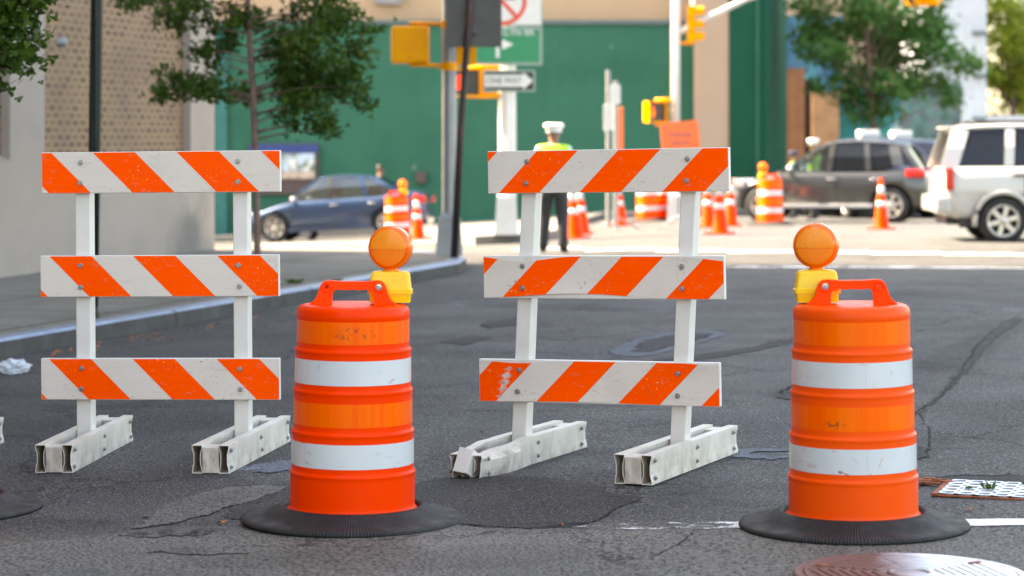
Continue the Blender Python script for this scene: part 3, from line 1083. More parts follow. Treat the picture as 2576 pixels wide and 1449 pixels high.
bld = thing('office_building', 'pale concrete building with tan brick panels along the left pavement', 'building', (0, 0, 0))
mb = MB()
wallbox(mb, .0, 48, .16, 22, 0, 27.9, M['concrete'])
mb.build('wall', bld)
mb = MB()
wallbox(mb, -.0, 48, -.0, .155, -.25, 1.335, M['concrete'])
mb.build('plinth', bld)
mb = MB()
wallbox(mb, -.02, 48, -.012, .155, 6.2, 7.1, M['concrete'])
wallbox(mb, -.3, 48.3, -.3, 22.3, 27.9, 28.4, M['concrete'])
mb.build('cornice', bld)
t = 0.0
for k in range(9):
    mb = MB()
    wallbox(mb, t, t + .87, .0, .155, 1.336, 6.2, M['concrete'])
    mb.build('pilaster', bld)
    mb = MB()
    wallbox(mb, t + .87, t + 5.29, .105, .157, 1.39, 6.2, M['brick'])
    mb.build('brick_panel', bld)
    # sloping sill under the panel
    mb = MB()
    q = [B1 + BD * s_ + BN * k_ for s_ in (t + .872, t + 5.288) for k_ in (.004, .155)]
    vv = [(q[0].x, q[0].y, 1.338), (q[1].x, q[1].y, 1.338), (q[0].x, q[0].y, 1.345), (q[1].x, q[1].y, 1.41),
          (q[2].x, q[2].y, 1.338), (q[3].x, q[3].y, 1.338), (q[2].x, q[2].y, 1.345), (q[3].x, q[3].y, 1.41)]
    mb.add(vv, [(0, 1, 3, 2), (4, 6, 7, 5), (0, 2, 6, 4), (2, 3, 7, 6), (1, 5, 7, 3), (0, 4, 5, 1)], M['concrete'])
    mb.build('sill', bld)
    t += 5.29
for fl in range(5):
    for k in range(8):
        mb = MB()
        wallbox(mb, 1.4 + k * 5.29, 4.6 + k * 5.29, .10, .155, 8.6 + fl * 3.8, 10.6 + fl * 3.8, M['dark_glass'])
        mb.build('window', bld)
q = B1 + BD * 5.0
mb = MB()
mb.lathe([(0, .05), (.04, .055), (.10, .05), (.12, .0)], M['pole_grey'], 16, T=Matrix.Translation((q.x + .01, q.y, 2.62)) @ Matrix.Rotation(R(90), 4, 'Y') @ Matrix.Rotation(-BA, 4, 'X'))
lf = mb.build('wall_light', bld)

# ------------------------------------------------------------------ far side of the crossing
Y0 = 62.0
hd = thing('site_hoarding', 'long green painted plywood hoarding behind the blue sedan', 'hoarding', (0, Y0, 0))
mb = MB()
mb.grid(40, 1, lambda u, v: (-16 + 20.75 * u, 0, (gz(-16 + 20.75 * u, Y0) - .1) * (1 - v) + 4.5 * v), M['hoard'])
mb.grid(40, 1, lambda u, v: (-16 + 20.75 * u, .08, (gz(-16 + 20.75 * u, Y0) - .1) * (1 - v) + 4.5 * v), M['hoard'])
mb.build('panel', hd, fix=False)
mb = MB()
mb.box((-5.6, .02, 4.56), (20.9, .18, .11), M['hoard_trim'])
mb.build('top_rail', hd)
mb = MB()
mb.box((4.18, -.03, 2.9), (.10, .04, 3.2), M['beige'])
mb.build('batten', hd)
mb = MB()
p = W(559, 300, Y0)
mb.box((p.x - .02, -.06, 1.5), (.30, .08, 5.9), M['hoard_teal'])
mb.build('post', hd)
mb = MB()
p = W(1059, 446, Y0)
mb.box((p.x, -.06, p.z), (.27, .12, .29), M['board_brown'], bev=.01)
mb.build('vent_box', hd)

fb = thing('beige_building', 'beige rendered building rising above the green hoarding', 'building', (0, Y0 + .2, 0))
mb = MB()
mb.box((-5.5, 5, 6), (20.4, 9.6, 16), M['beige'])
mb.build('wall', fb)
mb = MB()
mb.box((5.19, -.35, 5.9), (.88, .62, 16.2), M['pale_beige'], bev=.02)
mb.build('pillar', fb)
mb = MB()
for i in range(3):
    mb.box((-12 + i * 6.2, .16, 8.4), (2.6, .12, 2.2), M['dark_glass'])
    o = mb.build('window', fb)
    mb = MB()
p = W(975, 5, Y0)
mb = MB()
mb.box((p.x, .13, 5.3), (.7, .2, .5), M['pole_grey'])
mb.build('vent_grille', fb)

hb = thing('corner_hoarding', 'darker green hoarding returning at the corner beyond the charcoal crossover', 'hoarding', (0, 0, 0))
mb = MB()
a, b, c_ = (5.63, 61.5), (6.60, 61.5), (8.6, 74.2)
vv = []
for (x, y) in (a, b, c_):
    vv += [(x, y, gz(x, y) - .1), (x, y, 5.75)]
for (x, y) in ((c_[0] - .6, c_[1]), (a[0], a[1] + 1.0)):
    vv += [(x, y, gz(x, y) - .1), (x, y, 5.75)]
mb.add(vv, [(0, 2, 3, 1), (2, 4, 5, 3), (4, 6, 7, 5), (6, 8, 9, 7), (8, 0, 1, 9), (1, 3, 5, 7, 9)], M['hoard_dark'])
mb.build('panel', hb)
mb = MB()
mb.box((6.36, 61.47, 2.6), (.07, .05, 6.3), M['hoard'])
mb.build('batten', hb)
mb = MB()
mb.tube([(5.6, 61.48, 5.80), (6.65, 61.48, 5.80), (8.65, 74.3, 5.80)], .07, M['whitewash'], 8)
mb.build('top_rail', hb)

gh = thing('timber_gate', 'brown timber gate with one leaf standing open beside the corner hoarding', 'gate', (0, 76, 0))
p0, p1, p2, p3 = (W(x_, 341, 76).x for x_ in (1976, 2024, 2042, 2110))
mb = MB()
mb.box(((p0 + p1) / 2, 0, 1.6), (p1 - p0, .15, 4.3), M['boards'])
mb.build('gate_leaf', gh)
mb = MB()
mb.box(((p2 + p3) / 2, .0, 1.2), (p3 - p2, .15, 3.6), M['boards_light'])
mb.build('gate_leaf', gh)
mb = MB()
mb.box(((p1 + p2) / 2, .6, 1.3), (p2 - p1 + .3, .1, 4.2), M['shade_black'])  # black panel painted as the shade between the gate leaves
mb.build('doorway_shade', gh)

mu = thing('mural_wall', 'teal and blue painted wall behind the street tree', 'wall', (0, 77, 0))
mb = MB()
pa, pb = W(1968, 341, 77).x, W(2122, 341, 77).x
mb.box(((pa + pb) / 2, .2, 2.4), (pb - pa, .3, 6.2), M['mural'])
mb.build('upper_panel', mu)
mb = MB()
p0, p1 = W(2110, 341, 76.6).x, W(2262, 341, 76.6).x
mb.box(((p0 + p1) / 2, -.15, 1.3), (p1 - p0, .3, 3.6), M['teal'])
mb.build('lower_panel', mu)
mb = MB()
p2 = W(2420, 341, 76.6).x
mb.box(((p1 + p2) / 2 + .01, -.15, 1.4), (p2 - p1 - .02, .3, 3.8), M['foliage_mural'])
mb.build('lower_panel', mu)
cb = thing('corrugated_building', 'tall pale corrugated building right of the street tree', 'building', (0, 80, 0))
mb = MB()
p0, p1 = W(2335, 341, 80).x, W(2482, 341, 80).x
mb.box(((p0 + p1) / 2, 3, 6), (p1 - p0, 6, 13), M['corrugated'])
mb.build('wall', cb)
for k in range(4):
    mb = MB()
    mb.box((p1 - .25, -.06, .7 + 1.45 * k), (.45, .14, .12), M['hoard_trim'], T=None)
    mb.build('bracket', cb)
bb = thing('pale_building', 'pale pinkish building far behind the street tree', 'building', (0, 96, 0))
mb = MB()
mb.box((13.6, 5, 8), (9.6, 10, 18), M['pale_beige'])
mb.build('wall', bb)
for i in range(2):
    for j in range(2):
        mb = MB()
        mb.box((11.4 + i * 4, -.03, 5.2 + j * 3.6), (1.3, .1, 1.9), M['dark_glass'])
        mb.build('window', bb)
ww = MB().box((0, 0, .6), (9, .3, 3.2), M['whitewash'], bev=.03)
p = W(2550, 341, 84)
ww.build('garden_wall', None, (p.x + 2.6, 84, .1), label='low whitewashed wall at the far right under the sunny tree', category='wall')

# notice board on the hoarding
nb = thing('notice_board', 'blue-headed notice board with pictures on the green hoarding', 'notice board', (0, Y0 - .1, 0))
a, b = W(628, 365, Y0), W(800, 480, Y0)
cx_, w_ = (a.x + b.x) / 2, b.x - a.x
mb = MB(); mb.box((cx_, .04, (W(0, 362, Y0).z + W(0, 488, Y0).z) / 2), (w_ + .05, .05, 1.33), M['board_brown']); mb.build('backing', nb)
mb = MB(); mb.box((cx_, -.01, W(0, 374, Y0).z), (w_, .05, .22), M['board_blue']); mb.build('header', nb)
mb = MB(); mb.box((cx_ - .02, -.01, W(0, 408, Y0).z), (w_ - .12, .05, .46), M['board_pic']); mb.build('picture', nb)
mb = MB(); mb.box((cx_ - .02, -.01, W(0, 440, Y0).z), (w_ - .12, .05, .19), M['board_tan']); mb.build('caption', nb)


# ------------------------------------------------------------------ barricades
def hexbolt(r=.0125, h=.010):
    mb = MB()
    T = Matrix.Rotation(R(90), 4, 'X')
    mb.lathe([(0, r * 1.55), (.0025, r * 1.55), (.003, r * 1.45), (.003, 0)], M['bolt'], 16, False, T)
    mb.lathe([(.003, r), (h, r * .97), (h + .0015, r * .8), (h + .0015, 0)], M['bolt'], 6, False, T)
    return mb


def beam_mesh(sgn, crushed):
    """hollow foot beam along y, pinched at the ends where it is bolted"""
    mb = MB()
    NY, Lb, Hb = 28, 1.22, .135
    out, inn = [], []
    for i in range(NY + 1):
        y = -Lb / 2 + Lb * i / NY
        e = max(0, (abs(y) - .44) / .17)
        pin = .0015 + .0065 * min(1, e) ** 1.5
        hw = .0255

        def sec(k, dz):
            return [(-hw + k, dz), (-hw + k, .014), (-hw + pin + k, .045), (-hw + pin + k, .090), (-hw + k, .121), (-hw + k, Hb - dz),
                    (hw - k, Hb - dz), (hw - k, .121), (hw - pin - k, .090), (hw - pin - k, .045), (hw - k, .014), (hw - k, dz)]
        for lst, k, dz in ((out, 0, 0), (inn, .0032, .0035)):
            for (x, z) in sec(k, dz):
                if crushed:
                    t = max(0, (-.10 - y) / .51)
                    z = z * (1 - .10 * t) - .004 * t
                    bow = math.sin(min(1, t * 1.1) * math.pi) * .022
                    x += -sgn * 0 + (bow * sgn) - .012 * sgn * t * t * 2
                    zz_ = (z - .068) / .068
                    x += (1 - zz_ * zz_) * .020 * t ** 1.5 * (-1 if sgn < 0 else 1)
                    if z > .10:
                        x += .016 * t * math.sin(y * 31 + sgn) - .01 * t * sgn
                        z += -.010 * t * (1 + math.sin(y * 23 + 1.3 * sgn))
                lst.append((x, y, z))
    K = 12
    vs_ = out + inn
    o2 = len(out)
    f_out, f_in, f_end = [], [], []
    for i in range(NY):
        for q in range(K):
            r2 = (q + 1) % K
            f_out.append((i * K + q, i * K + r2, (i + 1) * K + r2, (i + 1) * K + q))
            f_in.append((o2 + i * K + q, o2 + (i + 1) * K + q, o2 + (i + 1) * K + r2, o2 + i * K + r2))
    for i in (0, NY):
        for q in range(K):
            r2 = (q + 1) % K
            f_end.append((i * K + q, i * K + r2, o2 + i * K + r2, o2 + i * K + q))
    mb.add(vs_, f_out, M['plastic_dirty'])
    mb.add(vs_, f_in, M['hollow'])
    mb.add(vs_, f_end, M['plastic_white'])
    return mb


def barricade(label, x, y, rz, roll, rails, lean, foot_rz, crushed=(), group='striped barricades across the road', seed=0):
    M4 = Matrix.Translation((x, y, gz(x, y))) @ Matrix.Rotation(rz, 4, 'Z') @ Matrix.Rotation(-roll, 4, 'Y')
    root = thing('road_barricade', label, 'barricade', group=group, M4=M4)
    LR, HR, TR = 1.222, .208, .034
    PX = .405
    for ri, (ztop, dx, u0, slope, period, warpf, peel, lab) in enumerate(rails):
        rx = lean * (ztop - HR / 2) + dx
        mb = MB()
        mb.box((0, 0, 0), (LR, TR, HR), M['plastic_white'], bev=.004)
        rail = mb.build('rail', root, (rx, -.045 - TR / 2 - .001, ztop - HR / 2))
        if lab:
            rail['label'] = lab
        sh = sheeting('striped_sheeting', u0 - LR / 2 + slope * HR / 2, slope, period, seed * 4 + ri, peel=peel)
        mb = MB()
        NX = 48

        def fn(u, v):
            xx = (-.5 + u) * (LR - .006)
            top = HR / 2 - .003
            bot = -HR / 2 + .003
            yo = 0
            if warpf:
                top -= warpf[0] * max(0, math.sin(u * math.pi * 2.3 + warpf[2])) ** 2 + .002
                bot += warpf[1] * max(0, math.sin(u * math.pi * 1.2 + .1)) ** 2
                yo = -.007 * (v ** 5) * max(0, math.sin(u * 9 + warpf[2])) - .006 * (1 - v) ** 5 * max(0, math.sin(u * 6)) - .0025 * math.sin(u * 11) * math.sin(v * 3.1)
            zz_ = bot + (top - bot) * v
            return (xx, yo, zz_)
        mb.grid(NX, 8, fn, sh, True)
        mb.build('sheeting', rail, (0, -TR / 2 - .0026, 0), fix=False)
        for sx in (-1, 1):
            for k in (-1, 1):
                zc = k * .052
                bx_ = sx * PX - rx + lean * (ztop - HR / 2 + zc) + rnd.uniform(-.003, .003)
                hexbolt(.0082, .009).build('bolt', rail, (bx_, -TR / 2 - (.004 if not warpf else .007), zc + rnd.uniform(-.003, .003)), (0, rnd.uniform(0, 1), 0))
    for si, sx in enumerate((-1, 1)):
        zt = max(r_[0] for r_ in rails) - .02
        bm = bmesh.new()
        bmesh.ops.create_cube(bm, size=1)
        bmesh.ops.scale(bm, vec=(.076, .09, zt - .012), verts=bm.verts)
        bmesh.ops.bevel(bm, geom=bm.edges[:], offset=.006, segments=3, affect='EDGES', profile=.5)
        for v in bm.verts:
            v.co.z += (zt - .012) / 2 + .012
            v.co.x += lean * v.co.z + sx * PX
        me = bpy.data.meshes.new('post')
        bm.to_mesh(me)
        bm.free()
        me.materials.append(M['plastic_white'])
        po = bpy.data.objects.new('post', me)
        COL.objects.link(po)
        po.parent = root
        cr = si in crushed
        F = Matrix.Translation((sx * PX, 0, .001)) @ Matrix.Rotation(foot_rz[si], 4, 'Z')
        for s2 in (-1, 1):
            bo = beam_mesh(s2, cr).build('foot_beam', root, fix=True)
            bo.matrix_local = F @ Matrix.Translation((s2 * .066, 0, 0))
            for yb in (-.575, .0, .575):
                for zb in (.028, .108) if yb != 0 else (.035, .10):
                    if cr and yb == -.575:
                        zb *= .85
                    b_ = hexbolt(.0072, .008).build('bolt', bo)
                    off = (.0255 - (.011 if False else 0)) + .001
                    xo = 0
                    if cr and yb < -.5:
                        xo = .006 * s2
                    b_.matrix_local = Matrix.Translation((s2 * off + xo, yb + rnd.uniform(-.01, .01) - (.03 if yb > 0 else 0), zb)) @ Matrix.Rotation(R(90) * s2, 4, 'Z')
        for ye, tilt in ((-.545, 0), (.545, 0)):
            mb = MB()
            if cr and ye < 0:
                mb.box((0, 0, 0), (.074, .13, .118), M['plastic_white'], bev=.003)
                sp = mb.build('spacer', root)
                sp.matrix_local = F @ Matrix.Translation((-.004, -.575, .062)) @ Matrix.Rotation(R(-24), 4, 'X') @ Matrix.Rotation(R(7), 4, 'Y')
            else:
                mb.box((0, 0, 0), (.079, .13, .122), M['plastic_dirty'], bev=.003)
                sp = mb.build('spacer', root)
                sp.matrix_local = F @ Matrix.Translation((0, ye - .003, .063))
    return root


LRL = 1.222
# slope +1: stripes run down to the right; -1: down to the left
barricade('upright barricade whose orange stripes run down to the right, left of the redder drum', -1.752, 11.98, R(-6), .0105,
          [(1.540, .006, .262, 1.0, .430, None, None, None), (1.019, -.004, .046, 1.0, .430, None, None, None), (.502, -.004, .040, 1.0, .430, None, None, 'lowest rail with battered right end')],
          .004, (R(1.5), R(-2.5)), seed=1)
barricade('leaning barricade whose orange stripes run down to the left, with one crushed foot', .422, 11.50, R(-21), .018,
          [(1.528, 0, .262, -1.0, .418, None, None, None), (1.017, 0, .302, -1.0, .418, (.022, .022, .35), None, 'middle rail with peeling sheeting'),
           (.511, 0, .082, -1.0, .418, (.012, .006, .3), (-.475, -.005, .022, .085), 'lowest rail with orange worn off near its left bolts')],
          .062, (R(-4), R(-3)), crushed=(0,), seed=2)
barricade('third barricade mostly out of frame, only a white foot showing past the left edge', -3.275, 12.05, R(-6), .0105,
          [(1.540, .0, .25, 1.0, .430, None, None, None), (1.019, 0, .046, 1.0, .430, None, None, None), (.502, 0, .040, 1.0, .430, None, None, None)],
          .004, (R(0), R(-2.0)), seed=3)

# ------------------------------------------------------------------ drums
STEPS = [(.209, .2605, .255), (.379, .255, .248), (.550, .248, .242), (.718, .242, .2345)]
BANDS = [(.243, .343, .2550, 'w'), (.412, .508, .2480, 'a'), (.583, .684, .2420, 'w'), (.750, .842, .2345, 'a')]


def drum_profile():
    p = [(.030, .266), (.030, .276), (.040, .279), (.050, .276), (.058, .266), (.064, .262), (.072, .2606), (.08, .2605)]
    for zs, rl, ru in STEPS:
        p += [(zs - .030, rl), (zs - .020, rl), (zs - .010, rl + .0002), (zs - .006, rl + .0018), (zs - .001, rl + .0024), (zs + .004, rl + .0006), (zs + .008, ru + .0006), (zs + .012, ru + .0002), (zs + .020, ru), (zs + .026, ru)]
    p += [(.842, .2340), (.846, .2345), (.852, .2358), (.862, .2362), (.880, .2345), (.890, .2295), (.897, .222), (.901, .212), (.9025, .200), (.9015, .185), (.9005, .17), (.900, .15), (.899, 0)]
    return p


def handle_outline():
    # half outline (x, z) of the grab handle above the drum's top
    return ([(-.185, .885), (-.182, .905), (-.163, .918), (-.150, .936), (-.139, .972), (-.131, .990), (-.118, 1.001), (-.100, 1.004), (-.05, 1.000), (.05, 1.000),
             (.100, 1.004), (.118, 1.001), (.131, .990), (.139, .972), (.150, .936), (.163, .918), (.182, .905), (.185, .885)],
            [(-.088, .885), (-.086, .945), (-.080, .960), (-.062, .967), (-.03, .963), (0, .966), (.03, .963), (.062, .967), (.080, .960), (.086, .945), (.088, .885)])


def drum_parts(root, light_side, body_mat, wmat, amat, seed=0, light=True):
    mb = MB()
    mb.lathe([(.064, .284), (.068, .292), (.066, .302), (.052, .330), (.034, .362), (.028, .385), (.024, .440), (.019, .459), (.011, .465), (.004, .464), (.0, .458), (.0, .27), (.05, .274)],
             M['rubber'], 120, closed=True)
    mb.build('rubber_base', root)
    mb = MB()
    mb.lathe(drum_profile(), body_mat, 96)
    body = mb.build('body', root, fix=False)
    for (z0, z1, r, k) in BANDS:
        mb = MB()
        r1 = r - .0008
        bm_ = wmat if k == 'w' else amat
        mb.lathe([(z0, r), (z0, r + .0014)], bm_, 96)
        mb.lathe([(z0, r + .0014), (z1, r1 + .0014)], bm_, 96)
        mb.lathe([(z1, r1 + .0014), (z1, r1)], bm_, 96)
        mb.build('reflective_band', root)
    up, lo = handle_outline()
    k = len(up)
    # build the handle as a thick ring: outline strip between upper and lower curves
    ul = [Vector(p) for p in up]
    ll = [Vector(p) for p in lo]

    def resample(pl, m):
        L = [0]
        for a_, b_ in zip(pl[:-1], pl[1:]):
            L.append(L[-1] + (b_ - a_).length)
        out = []
        for i in range(m + 1):
            s_ = L[-1] * i / m
            for j in range(len(pl) - 1):
                if s_ <= L[j + 1] + 1e-9:
                    out.append(pl[j].lerp(pl[j + 1], (s_ - L[j]) / max(1e-9, L[j + 1] - L[j])))
                    break
        return out
    m = 60
    U, Lw = resample(ul, m), resample(ll, m)
    mb = MB()
    vs_, fs_ = [], []
    for i in range(m + 1):
        for (dy, kx) in ((-.024, 1), (.024, 1)):
            vs_ += [(U[i].x, dy, U[i].y), (Lw[i].x, dy, Lw[i].y)]
    for i in range(m):
        a_, b_ = i * 4, i * 4 + 4
        fs_ += [(a_, b_, b_ + 1, a_ + 1), (a_ + 2, a_ + 3, b_ + 3, b_ + 2), (a_, a_ + 2, b_ + 2, b_), (a_ + 1, b_ + 1, b_ + 3, a_ + 3)]
    mb.add(vs_, fs_, M['handle_orange'])
    for sx in (-1, 1):
        mb.lathe([(0, .022), (.004, .022), (.005, .020), (.005, .014), (-.002, .0125), (-.002, 0)], M['handle_orange'], 24, False,
                 Matrix.Translation((sx * .109, -.0243, .977)) @ Matrix.Rotation(R(90), 4, 'X'))
    h_ = mb.build('handle', root, (0, -.03, 0))
    bv = h_.modifiers.new('bevel', 'BEVEL')
    bv.width = .003
    bv.segments = 2
    bv.limit_method = 'ANGLE'
    # sleeve marks on the empty boss: a dark hole; on the other a bolt head
    mb = MB()
    mb.lathe([(0, .0085), (.0015, .0085), (.0015, 0)], M['hollow'], 16, False, Matrix.Rotation(R(90), 4, 'X'))
    mb.build('bolt_hole', h_, (-light_side * .109, -.0225, .977))
    if light:
        mb = MB()
        T = Matrix.Rotation(R(90), 4, 'X')
        mb.lathe([(0, .0165), (.003, .0165), (.0035, .0)], M['chrome'], 20, False, T)
        mb.lathe([(.003, .0105), (.012, .010), (.0135, .0085), (.0135, 0)], M['chrome'], 6, False, T)
        mb.build('bolt', h_, (light_side * .109, -.0245, .977))
        cx0 = light_side * (.152 if light_side > 0 else .134)
        mb = MB()

        def loft(levels, mat):
            vs_, fs_ = [], []
            for (z, hx, hy, r) in levels:
                for qx, qy, a0 in ((1, 1, 0), (-1, 1, 90), (-1, -1, 180), (1, -1, 270)):
                    for st in range(4):
                        a_ = R(a0 + st * 30)
                        vs_.append((qx * (hx - r) + r * math.cos(a_), qy * (hy - r) + r * math.sin(a_), z))
            for i in range(len(levels) - 1):
                for q in range(16):
                    r2 = (q + 1) % 16
                    fs_.append((i * 16 + q, i * 16 + r2, (i + 1) * 16 + r2, (i + 1) * 16 + q))
            fs_.append(tuple(range(16))[::-1])
            fs_.append(tuple((len(levels) - 1) * 16 + q for q in range(16)))
            mb.add(vs_, fs_, mat, False)
        loft([(.000, .084, .048, .012), (.030, .086, .050, .012), (.036, .0865, .050, .012), (.037, .093, .056, .014), (.054, .093, .056, .014), (.056, .088, .052, .014),
              (.118, .081, .045, .016), (.128, .074, .040, .018), (.131, .060, .03, .018)], M['yellow_plastic'])
        cs = mb.build('warning_light', root, (cx0, .052, .908))
        mb = MB()
        T = Matrix.Rotation(R(90), 4, 'X')
        # lens: two flattened domes either side of a thick rim
        hf = [(.0535, 0), (.053, .025), (.0510, .050), (.0480, .068), (.0455, .076), (.042, .0798), (.038, .0808), (.0345, .0815), (.0335, .0835), (.0325, .0868), (.030, .0885), (.026, .0892), (.0235, .0895), (.0225, .0912), (.021, .0918), (.015, .092)]
        prof = [(-z, r) for z, r in hf] + hf[::-1]
        mb.lathe(prof, M['lens'], 64, True, T)
        ln = mb.build('lens', cs, (0, 0, .229), (0, 0, R(-13)), fix=False)
        mb = MB()
        mb.lathe([(0, .036), (.008, .034), (.012, .026), (.026, .027), (.030, .0)], M['lens'], 24)
        mb.build('lens_neck', cs, (0, 0, .127), fix=False)
        mb = MB()
        mb.lathe([(0, .004), (.002, .0035), (.003, 0)], M['rust'], 10)
        mb.build('screw', cs, (-.004, -.024, .319))
    return root


def drum(label, p, rz, light_side, body, wm, am, group='orange traffic drums', tilt=0.0, light=True):
    M4 = Matrix.Translation((p[0], p[1], gz(p[0], p[1]))) @ Matrix.Rotation(tilt - .011, 4, 'Y') @ Matrix.Rotation(rz, 4, 'Z')
    r = thing('traffic_drum', label, 'drum', group=group, M4=M4)
    return drum_parts(r, light_side, body, wm, am, light=light)


ND = 'traffic drums standing in the road'
dl = drum('redder orange drum with its amber lamp on the right, between the two barricades', (-.668, 9.93), R(0), 1, M['orange_plastic'], M['band_w'], M['band_a'], ND, .016)
dr = drum('paler orange drum with its amber lamp on the left, beside the white stop line', (1.386, 9.63), R(-2), -1, M['orange_plastic_faded'], M['band_w2'], M['band_a2'], ND, .0)
drum('drum mostly out of frame, only its black rubber base showing at the left edge', (-2.51, 10.32), 0, -1, M['orange_plastic'], M['band_w'], M['band_a'], ND)


def at(px, d):
    return Vector(((px - CXP) / FPX * d, d, 0))


def drum_copy(src, label, px, d, rz=0, scale=1.0):
    o = dup(src)
    g = at(px, d)
    o.matrix_world = on_ground(g.x, g.y, rz) @ Matrix.Scale(scale, 4)
    o['label'] = label
    o['group'] = 'distant traffic drums in the sun'
    return o


drum_copy(dl, 'distant sunlit drum with a lamp, in front of the blue sedan', 1002, 49.5)
drum_copy(dr, 'distant sunlit drum with a lamp, in front of the charcoal crossover', 1938, 46.5)
d3 = drum_copy(dr, 'distant sunlit drum, left of the pair seen under the leaning barricade\'s top rail', 1632, 52)
d4 = drum_copy(dl, 'distant sunlit drum, right of the pair behind the leaning barricade\'s post', 1685, 52.3)


# ------------------------------------------------------------------ cones
def cone_parts(root):
    mb = MB()
    mb.box((0, 0, .02), (.37, .37, .035), M['orange_plastic'], bev=.012)
    mb.build('base', root)
    mb = MB()
    mb.lathe([(.036, .145), (.05, .135), (.90, .034), (.915, .028), (.915, .018), (.88, .016)], M['orange_plastic'], 32)
    mb.build('body', root, fix=False)
    for z0, z1 in ((.40, .50), (.62, .775)):
        mb = MB()
        rr_ = lambda z: .135 - (z - .05) / .85 * .101 + .002
        mb.lathe([(z0, rr_(z0) - .003), (z0, rr_(z0)), (z1, rr_(z1)), (z1, rr_(z1) - .003)], M['band_w'], 32)
        mb.build('collar', root)


CONES = [(2217, 577, 'cone standing alone in front of the charcoal crossover\'s rear wheel'),
         (1052, 48.0, 'cone close beside the drum in front of the blue sedan'),
         (1447, 601, 'nearer cone of the two right of the standing officer\'s legs'),
         (1466, 590, 'farther cone of the two right of the standing officer\'s legs'),
         (1562, 568, 'single cone below the tall narrow orange sign'),
         (1811, 589, 'nearest cone of the three right of the leaning barricade\'s post'),
         (1781, 572, 'cone half hidden by the leaning barricade\'s right post'),
         (1838, 569, 'farthest cone of the three, right below the striped rail\'s end'),
         (1352, 583, 'cone glimpsed between the officer and the barricade\'s left post')]
first = None
for (px, py, lab) in CONES:
    g = at(px, py) if py < 100 else G(px, py)
    if first is None:
        first = thing('traffic_cone', lab, 'cone', group='orange cones round the crossing')
        cone_parts(first)
        o = first
    else:
        o = dup(first)
        o['label'] = lab
    o.matrix_world = on_ground(g.x, g.y, rnd.uniform(0, 1))


# ------------------------------------------------------------------ poles, signals, signs
def T3(*a):
    return Matrix.Translation(a)


# fluted iron post on the near pavement
p = G(231, 803, .13)
lp = thing('lamp_post', 'dark green fluted iron lamp post on the near pavement', 'lamp post', (p.x, p.y, gz(p.x, p.y) + KH))
mb = MB()
mb.tube([(0, 0, 0), (.024, 0, 1.5), (.046, 0, 3.0), (.06, 0, 5.2)], [.050, .050, .050, .046], M['green_iron'], 24)
mb.build('shaft', lp)
mb = MB()
mb.lathe([(0, .062), (.04, .062), (.06, .055), (.1, .05)], M['green_iron'], 24)
mb.build('base', lp)
mb = MB()
mb.tube([(.06, 0, 5.2), (.4, 0, 5.7), (1.0, 0, 5.85)], .035, M['green_iron'], 12)
mb.build('arm', lp)
mb = MB()
mb.lathe([(0, .0), (.0, .16), (.05, .15), (.16, .06), (.2, .0)], M['green_iron'], 20, T=T3(1.0, 0, 5.65))
mb.build('lamp_head', lp)


def ped_signal(root, loc, rz, hand, s=1.0):
    m4 = T3(*loc) @ Matrix.Rotation(rz, 4, 'Z') @ Matrix.Scale(s, 4)
    mb = MB()
    mb.box((0, 0, 0), (.46, .19, .46), M['sig_yellow'], bev=.035)
    hs = mb.build('signal_housing', root)
    hs.matrix_local = m4
    mb = MB()
    for (c_, sz) in (((0, -.14, .215), (.46, .12, .03)), ((-.215, -.14, 0), (.03, .12, .40)), ((.215, -.14, 0), (.03, .12, .40)), ((0, -.14, -.215), (.46, .12, .03))):
        mb.box(c_, sz, M['sig_yellow'])
    mb.build('visor', hs)
    mb = MB()
    mb.box((0, -.095, 0), (.395, .016, .395), M['sig_dark'])
    mb.build('face', hs)
    # raised hand: palm, four fingers, thumb
    mb = MB()
    mb.box((-.105, -.107, -.05), (.10, .008, .13), hand, bev=.003)
    for i, h0 in enumerate((.085, .105, .11, .095)):
        mb.box((-.1425 + .0255 * i, -.107, .018 + h0 / 2), (.019, .008, h0), hand, bev=.003)
    mb.box((-.045, -.107, -.02), (.02, .008, .10), hand, T=None, bev=.003)
    mb.build('hand_symbol', hs)
    return hs


def traffic_head(root, loc, rz, s=1.0):
    m4 = T3(*loc) @ Matrix.Rotation(rz, 4, 'Z') @ Matrix.Scale(s, 4)
    mb = MB()
    for k in (-1, 0, 1):
        mb.box((0, 0, k * .345), (.34, .22, .335), M['sig_yellow'], bev=.03)
    hs = mb.build('signal_housing', root)
    hs.matrix_local = m4
    for k in (-1, 0, 1):
        mb = MB()
        vs_, fs_ = [], []
        m = 14
        for i in range(m + 1):
            a = R(-30 + 240 * i / m)
            for (y, r) in ((-.11, .15), (-.34, .15), (-.34, .143), (-.11, .143)):
                vs_.append((r * math.cos(a), y, k * .345 + r * math.sin(a)))
        for i in range(m):
            for q in range(4):
                r2 = (q + 1) % 4
                fs_.append((i * 4 + q, i * 4 + r2, i * 4 + 4 + r2, i * 4 + 4 + q))
        mb.add(vs_, fs_, M['sig_yellow'])
        mb.build('visor', hs)
        mb = MB()
        mb.lathe([(0, .14), (.01, .12), (.02, 0)], M['sig_dark'], 20, T=T3(0, -.112, k * .345) @ Matrix.Rotation(R(90), 4, 'X'))
        mb.build('signal_lens', hs)
    return hs


